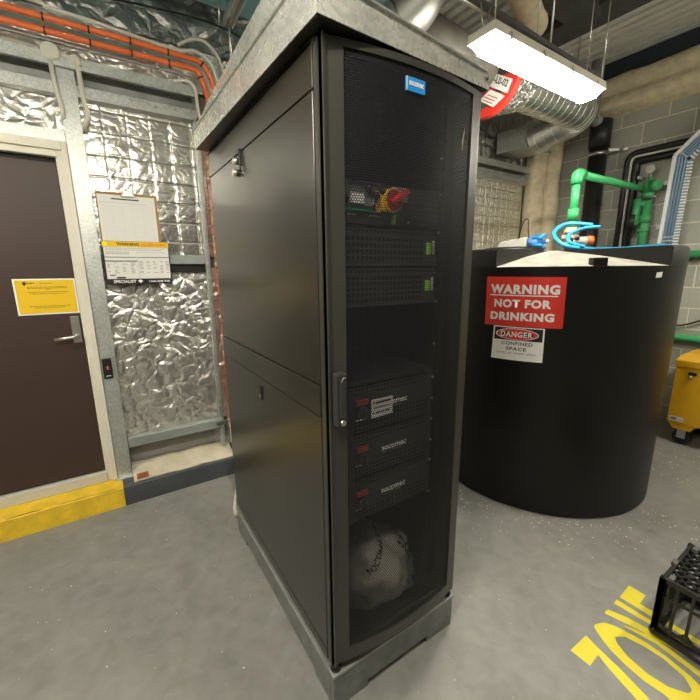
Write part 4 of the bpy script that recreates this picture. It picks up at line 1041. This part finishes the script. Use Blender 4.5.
# ------------------------------------------------------------------ lamps
def lamp(x0,y0,label):
    t=thing('batten_light',(x0,y0,2.56),label,'ceiling light','weatherproof batten lights')
    L_,Wd=1.10,.165; x1=x0+L_; y1=y0+Wd; zb=2.615
    mb=MB(); mb.add([(x0,y0,zb),(x1,y0,zb),(x1,y1,zb),(x0,y1,zb),(x0+.005,y0+.004,zb+.042),(x1-.005,y0+.004,zb+.042),(x1-.005,y1-.004,zb+.042),(x0+.005,y1-.004,zb+.042),
        (x0+.03,y0+.03,zb+.055),(x1-.03,y0+.03,zb+.055),(x1-.03,y1-.03,zb+.055),(x0+.03,y1-.03,zb+.055)],
        [(3,2,1,0),(0,1,5,4),(1,2,6,5),(2,3,7,6),(3,0,4,7),(4,5,9,8),(5,6,10,9),(6,7,11,10),(7,4,8,11),(8,9,10,11)])
    mb.build('housing',CREAM,t,.003)
    mb=MB(); a=.012; c=.035; zt=zb-.002; zm=zb-.045
    mb.add([(x0+a,y0+a,zt),(x1-a,y0+a,zt),(x1-a,y1-a,zt),(x0+a,y1-a,zt),(x0+a+c,y0+a+.025,zm),(x1-a-c,y0+a+.025,zm),(x1-a-c,y1-a-.025,zm),(x0+a+c,y1-a-.025,zm)],
        [(0,1,5,4),(1,2,6,5),(2,3,7,6),(3,0,4,7),(7,6,5,4),(0,3,2,1)])
    mb.build('diffuser',LAMPM,t,.004)
    for k in range(4):
        x=x0+.12+k*(L_-.24)/3
        MB().box(x-.007,x+.007,y0-.004,y0+.004,zb-.018,zb+.022).build('clip',STEEL,t)
        MB().box(x-.007,x+.007,y1-.004,y1+.004,zb-.018,zb+.022).build('clip',STEEL,t)
    for x in (x0+.10,x1-.10): MB().tube([(x,y0+Wd/2,zb+.05),(x,y0+Wd/2,ZC)],.0035,6).build('hanger',STEEL,t)
    return t
l0=lamp(1.145,.39,'glowing weatherproof batten light hanging above the tank, right of the cabinet')
dup(l0,None,(-1.35,-.60,2.56),'glowing batten light overhead, in front of the cabinet')
dup(l0,None,(2.45,-1.15,2.56),'unseen batten light added over the floor right of the camera')  # out-of-view lamp added to light the floor and block wall
dup(l0,None,(-2.6,.55,2.56),'unseen batten light added over the floor by the brown door')  # another out-of-view lamp, added to brighten the room
t=thing('light_strut',(2.0,.50,2.75),'dark slotted strut hanging above the batten light','strut')
MB().bar((.95,.52,2.80),(2.45,.56,2.80),.025,.025).build('strut',DSTEEL,t)
for x in (1.72,1.86,2.50): MB().tube([(x,.55,2.80),(x,.55,ZC)],.005,8).build('rod',STEEL,t)
MB().tube([(1.20,.50,2.66),(1.17,.50,2.78)],.004,6).tube([(1.20,.50,2.66),(1.24,.50,2.78)],.004,6).build('chain',STEEL,t)
tag(MB().tube([(.6,.75,2.95),(1.7,.66,2.90)],.012,8).build('steel_conduit',STEEL),'thin steel conduit passing behind the left end of the lamp','conduit')

# ------------------------------------------------------------------ yellow toolbox
t=thing('site_toolbox',(3.85,-.2,0),'yellow steel site toolbox on castors against the block wall','toolbox')
MB().box(3.56,4.08,-.95,.165,.20,.70).build('body',JYEL,t,.006)
MB().prism([(3.55,.175,.700),(3.55,.175,.760),(3.72,.175,.785),(4.09,.175,.785),(4.09,.175,.700)],(0,-1.135,0)).build('lid',JYEL,t,.006)
h=MB().box(3.548,3.56,.02,.075,.640,.668).build('latch',BLK,t,.003)
MB().tube([(3.545,.055,.640),(3.542,.050,.605)],.006,8).build('latch_pin',STEEL,h)
MB().box(3.5585,3.56,.055,.150,.215,.255).build('sticker',PAPER,t)
MB().box(3.5575,3.5585,.10,.14,.225,.248).box(3.5575,3.5585,.062,.085,.23,.235).build('sticker_print',GINK,t)
for (a,b) in ((3.63,.06),(3.63,-.82),(4.0,.06),(4.0,-.82)):
    c=MB().prism([(a-.06,b+.10,.20),(a-.06,b-.10,.20),(a-.06,b-.06,.145),(a-.06,b+.06,.145)],(.12,0,0)).build('castor_bracket',JYEL,t)
    MB().tube([(a-.022,b,.066),(a+.022,b,.066)],.065,24).build('wheel',BLK,c)
    MB().box(a-.035,a-.028,b-.03,b+.03,.06,.157).box(a+.028,a+.035,b-.03,b+.03,.06,.157).build('fork',STEEL,c)

# ------------------------------------------------------------------ milk crate (upside down)
t=thing('milk_crate',(1.45,-.68,0),'black plastic milk crate upside down on the yellow floor lettering','crate')
X0,X1,Y0,Y1,H=1.285,1.615,-.855,-.51,.285
mb=MB()
# bottom (thick rolled rim)
for a,b in (((X0,Y0),(X1,Y0)),((X1,Y0),(X1,Y1)),((X1,Y1),(X0,Y1)),((X0,Y1),(X0,Y0))):
    mb.tube([(a[0],a[1],.020),(b[0],b[1],.020)],.019,10)
for a in ((X0,Y0),(X1,Y0),(X1,Y1),(X0,Y1)): mb.sphere((a[0],a[1],.020),.0195,10)
mb.build('rolled_rim',CRATE,t)
mb=MB()
for a,b in (((X0,Y0),(X1,Y0)),((X1,Y0),(X1,Y1)),((X1,Y1),(X0,Y1)),((X0,Y1),(X0,Y0))):
    a=Vector((*a,0));b=Vector((*b,0)); 
    mb.bar(a+V(0,0,H-.010),b+V(0,0,H-.010),.014,.022)
    mb.bar(a+V(0,0,.055),b+V(0,0,.055),.008,.016)
    mb.bar(a+V(0,0,.200),b+V(0,0,.200),.008,.012)
    n=7
    for k in range(n+1):
        p=a+(b-a)*(k/n); w=.024 if k in(0,n) else .011
        z0_=.03; z1_=H
        if k in (3,4): z1_=.200
        mb.bar(p+V(0,0,z0_),p+V(0,0,z1_),w,w)
    # diagonal webs near the lower rim
    for k in range(n): p=a+(b-a)*(k/n);q=a+(b-a)*((k+1)/n); mb.bar(p+V(0,0,.030 if k%2 else .085),q+V(0,0,.085 if k%2 else .03),.007,.009)
    mb.bar(a+(b-a)*.07+V(0,0,.12),a+(b-a)*.07+V(0,0,H-.02),.008,.03)
mb.build('side_walls',CRATE,t,.002)
mb=MB(); n=9
for k in range(-n,n+1):
    c=k/n*.36
    # two diagonal families clipped to the base square
    for sgn in (1,-1):
        pts=[]
        cx_,cy_=(X0+X1)/2,(Y0+Y1)/2; hx,hy=(X1-X0)/2,(Y1-Y0)/2
        # line y = sgn*x + c*1.0
        xs=[-hx,hx]+[(sgn*(s_*hy-c)) for s_ in(-1,1)]
        for x_ in xs:
            y_=sgn*x_+c
            if abs(x_)<=hx+1e-6 and abs(y_)<=hy+1e-6: pts.append((x_,y_))
        if len(pts)>=2:
            pts.sort(); p,q=pts[0],pts[-1]
            if math.dist(p,q)>.03: mb.bar((cx_+p[0],cy_+p[1],H-.012),(cx_+q[0],cy_+q[1],H-.012),.005,.012)
for x_,y_ in ((X0+.10,Y1-.06),(X0+.16,Y1-.16),(X0+.06,Y1-.2)): mb.tube([(x_,y_,H-.012),(x_,y_,H-.002)],.012,10)
mb.build('base_lattice',CRATE,t)
mb=MB()
for (a,b) in ((X0+.01,Y1-.02),(X0+.13,Y1+.005),(X1-.03,Y1-.02),(X0+.01,Y0+.03),(X1-.03,Y0+.03)): mb.box(a-.014,a+.02,b-.012,b+.008,H-.01,H+.010)
islands(mb,'stacking_lug',mat('worn_crate_edge',(.10,.10,.095),.5),t,.003)

# ------------------------------------------------------------------ floor lettering and debris
M_=Matrix.Identity(3)
cam_loc=Vector((-.505,-.892,1.533)); from mathutils import Euler
RM=Euler((1.35954,.00822,-.58080),'XYZ').to_matrix()
F=371.155
def ground(u,v):
    d=RM@Vector(((u-350)/F,-(v-350)/F,-1)); k=-cam_loc.z/d.z; return (cam_loc.x+d.x*k,cam_loc.y+d.y*k)
t=thing('floor_lettering',(1.3,-.5,0),'yellow stencilled lettering painted on the grey floor','floor marking')
def z8(x,y): return ground(560+x/5,580+y/5)
def paint(pts,name='letter_stroke',z=.0012):
    P=[(*z8(*p),z) for p in pts]
    # consistent upward winding
    ar=sum(P[i][0]*P[(i+1)%len(P)][1]-P[(i+1)%len(P)][0]*P[i][1] for i in range(len(P)))
    if ar<0: P=P[::-1]
    MB().prism([V(p[0],p[1],.0002) for p in P],(0,0,z)).build(name,FLY,t)
paint([(345,28),(428,78),(400,118),(313,68)])                           # block
paint([(313,68),(297,86),(560,246),(700,330),(700,306),(480,168)])       # stroke
paint([(283,98),(270,118),(465,232),(700,372),(700,350),(480,220)])
paint([(238,148),(222,166),(430,268),(560,340),(700,425),(700,395),(560,310),(450,250),(340,190)])
paint([(325,228),(466,285),(700,459),(700,487),(479,318),(325,234)])
# the long loop (ring shape)
outer=[(177,221),(222,214),(268,228),(318,252),(430,313),(533,385),(650,480),(700,530),(720,620),(600,626),(556,603),(518,572),(415,502),(325,424),(247,345),(205,290),(170,236)]
inner=[(273,285),(325,285),(415,330),(518,395),(620,485),(659,549),(650,566),(633,566),(543,536),(440,472),(337,382),(286,318)]
outer_=[(172,222),(200,213),(260,222),(330,245),(420,290),(520,350),(610,420),(690,500),(700,520),(700,600),(600,600),(540,575),(440,510),(340,430),(250,345),(185,270)]
inner_=[(262,290),(300,282),(360,300),(450,352),(540,420),(620,500),(650,545),(640,568),(600,560),(520,520),(430,455),(340,375),(285,320)]
def loop(o_,i_,n=96):
    def res(P):
        P=[Vector((*p,0)) for p in P]; L=[(P[(k+1)%len(P)]-P[k]).length for k in range(len(P))]; T=sum(L); out=[]
        for j in range(n):
            s=T*j/n; k=0
            while s>L[k]: s-=L[k]; k+=1
            out.append(P[k].lerp(P[(k+1)%len(P)],s/L[k]))
        return out
    A_=res(o_); IP=[Vector((*p,0)) for p in i_]; B_=[]
    for p in A_:
        best=None
        for k in range(len(IP)):
            a,b=IP[k],IP[(k+1)%len(IP)]; d=b-a; f_=max(0,min(1,(p-a).dot(d)/d.length_squared)); q=a+d*f_
            if best is None or (q-p).length<best[0]: best=((q-p).length,q)
        B_.append(best[1])
    vs=[]
    for p in A_: vs.append((*z8(p.x,p.y),.0014))
    for p in B_: vs.append((*z8(p.x,p.y),.0014))
    MB().add(vs,[(k,(k+1)%n,n+(k+1)%n,n+k)[::-1] for k in range(n)]).build('letter_stroke',FLY,t,0,.001)
loop(outer,inner)
paint([(52,352),(112,295),(190,375),(150,430)]); paint([(112,295),(130,278),(190,340),(300,445),(450,600),(470,640),(420,640),(250,450),(190,375)])
# chips scattered on the floor
mb=MB()
def chip(x,y,s):
    a=random.random()*6.28; h=random.uniform(.002,.005); pts=[]
    for k in range(5): r=s*random.uniform(.35,.75); pts.append(V(x+r*math.cos(a+k*1.257),y+r*math.sin(a+k*1.257),.0005))
    mb.prism(pts,(0,0,h))
for i in range(120):
    a=math.radians(random.uniform(178,275)); r=RT+.02+abs(random.gauss(0,.14)); chip(CX+r*math.cos(a),CY+r*math.sin(a),random.uniform(.003,.009))
for i in range(70): chip(random.uniform(-1.0,2.8),random.uniform(-.7,1.7),random.uniform(.002,.006))
for i in range(25): chip(random.uniform(2.7,3.5),random.uniform(-.2,.3),random.uniform(.004,.012))
tag(mb.build('floor_debris',CHIP),'pale yellow chips and crumbs scattered on the floor around the tank','debris',kind='stuff')

# ------------------------------------------------------------------ world, camera, view
w=bpy.data.worlds.new('World'); SC.world=w; w.use_nodes=True
w.node_tree.nodes['Background'].inputs[0].default_value=(.5,.52,.5,1); w.node_tree.nodes['Background'].inputs[1].default_value=.05
cam=bpy.data.cameras.new('camera'); co=bpy.data.objects.new('camera',cam); COL.objects.link(co)
co.location=cam_loc; co.rotation_euler=(1.35954,.00822,-.58080)
cam.sensor_width=36; cam.lens=F/700*36; cam.clip_start=.02; SC.camera=co
vs_=SC.view_settings; vs_.view_transform='Standard'; vs_.look='None'; vs_.gamma=1; vs_.use_curve_mapping=False; vs_.exposure=1.45
SC.cycles.max_bounces=8
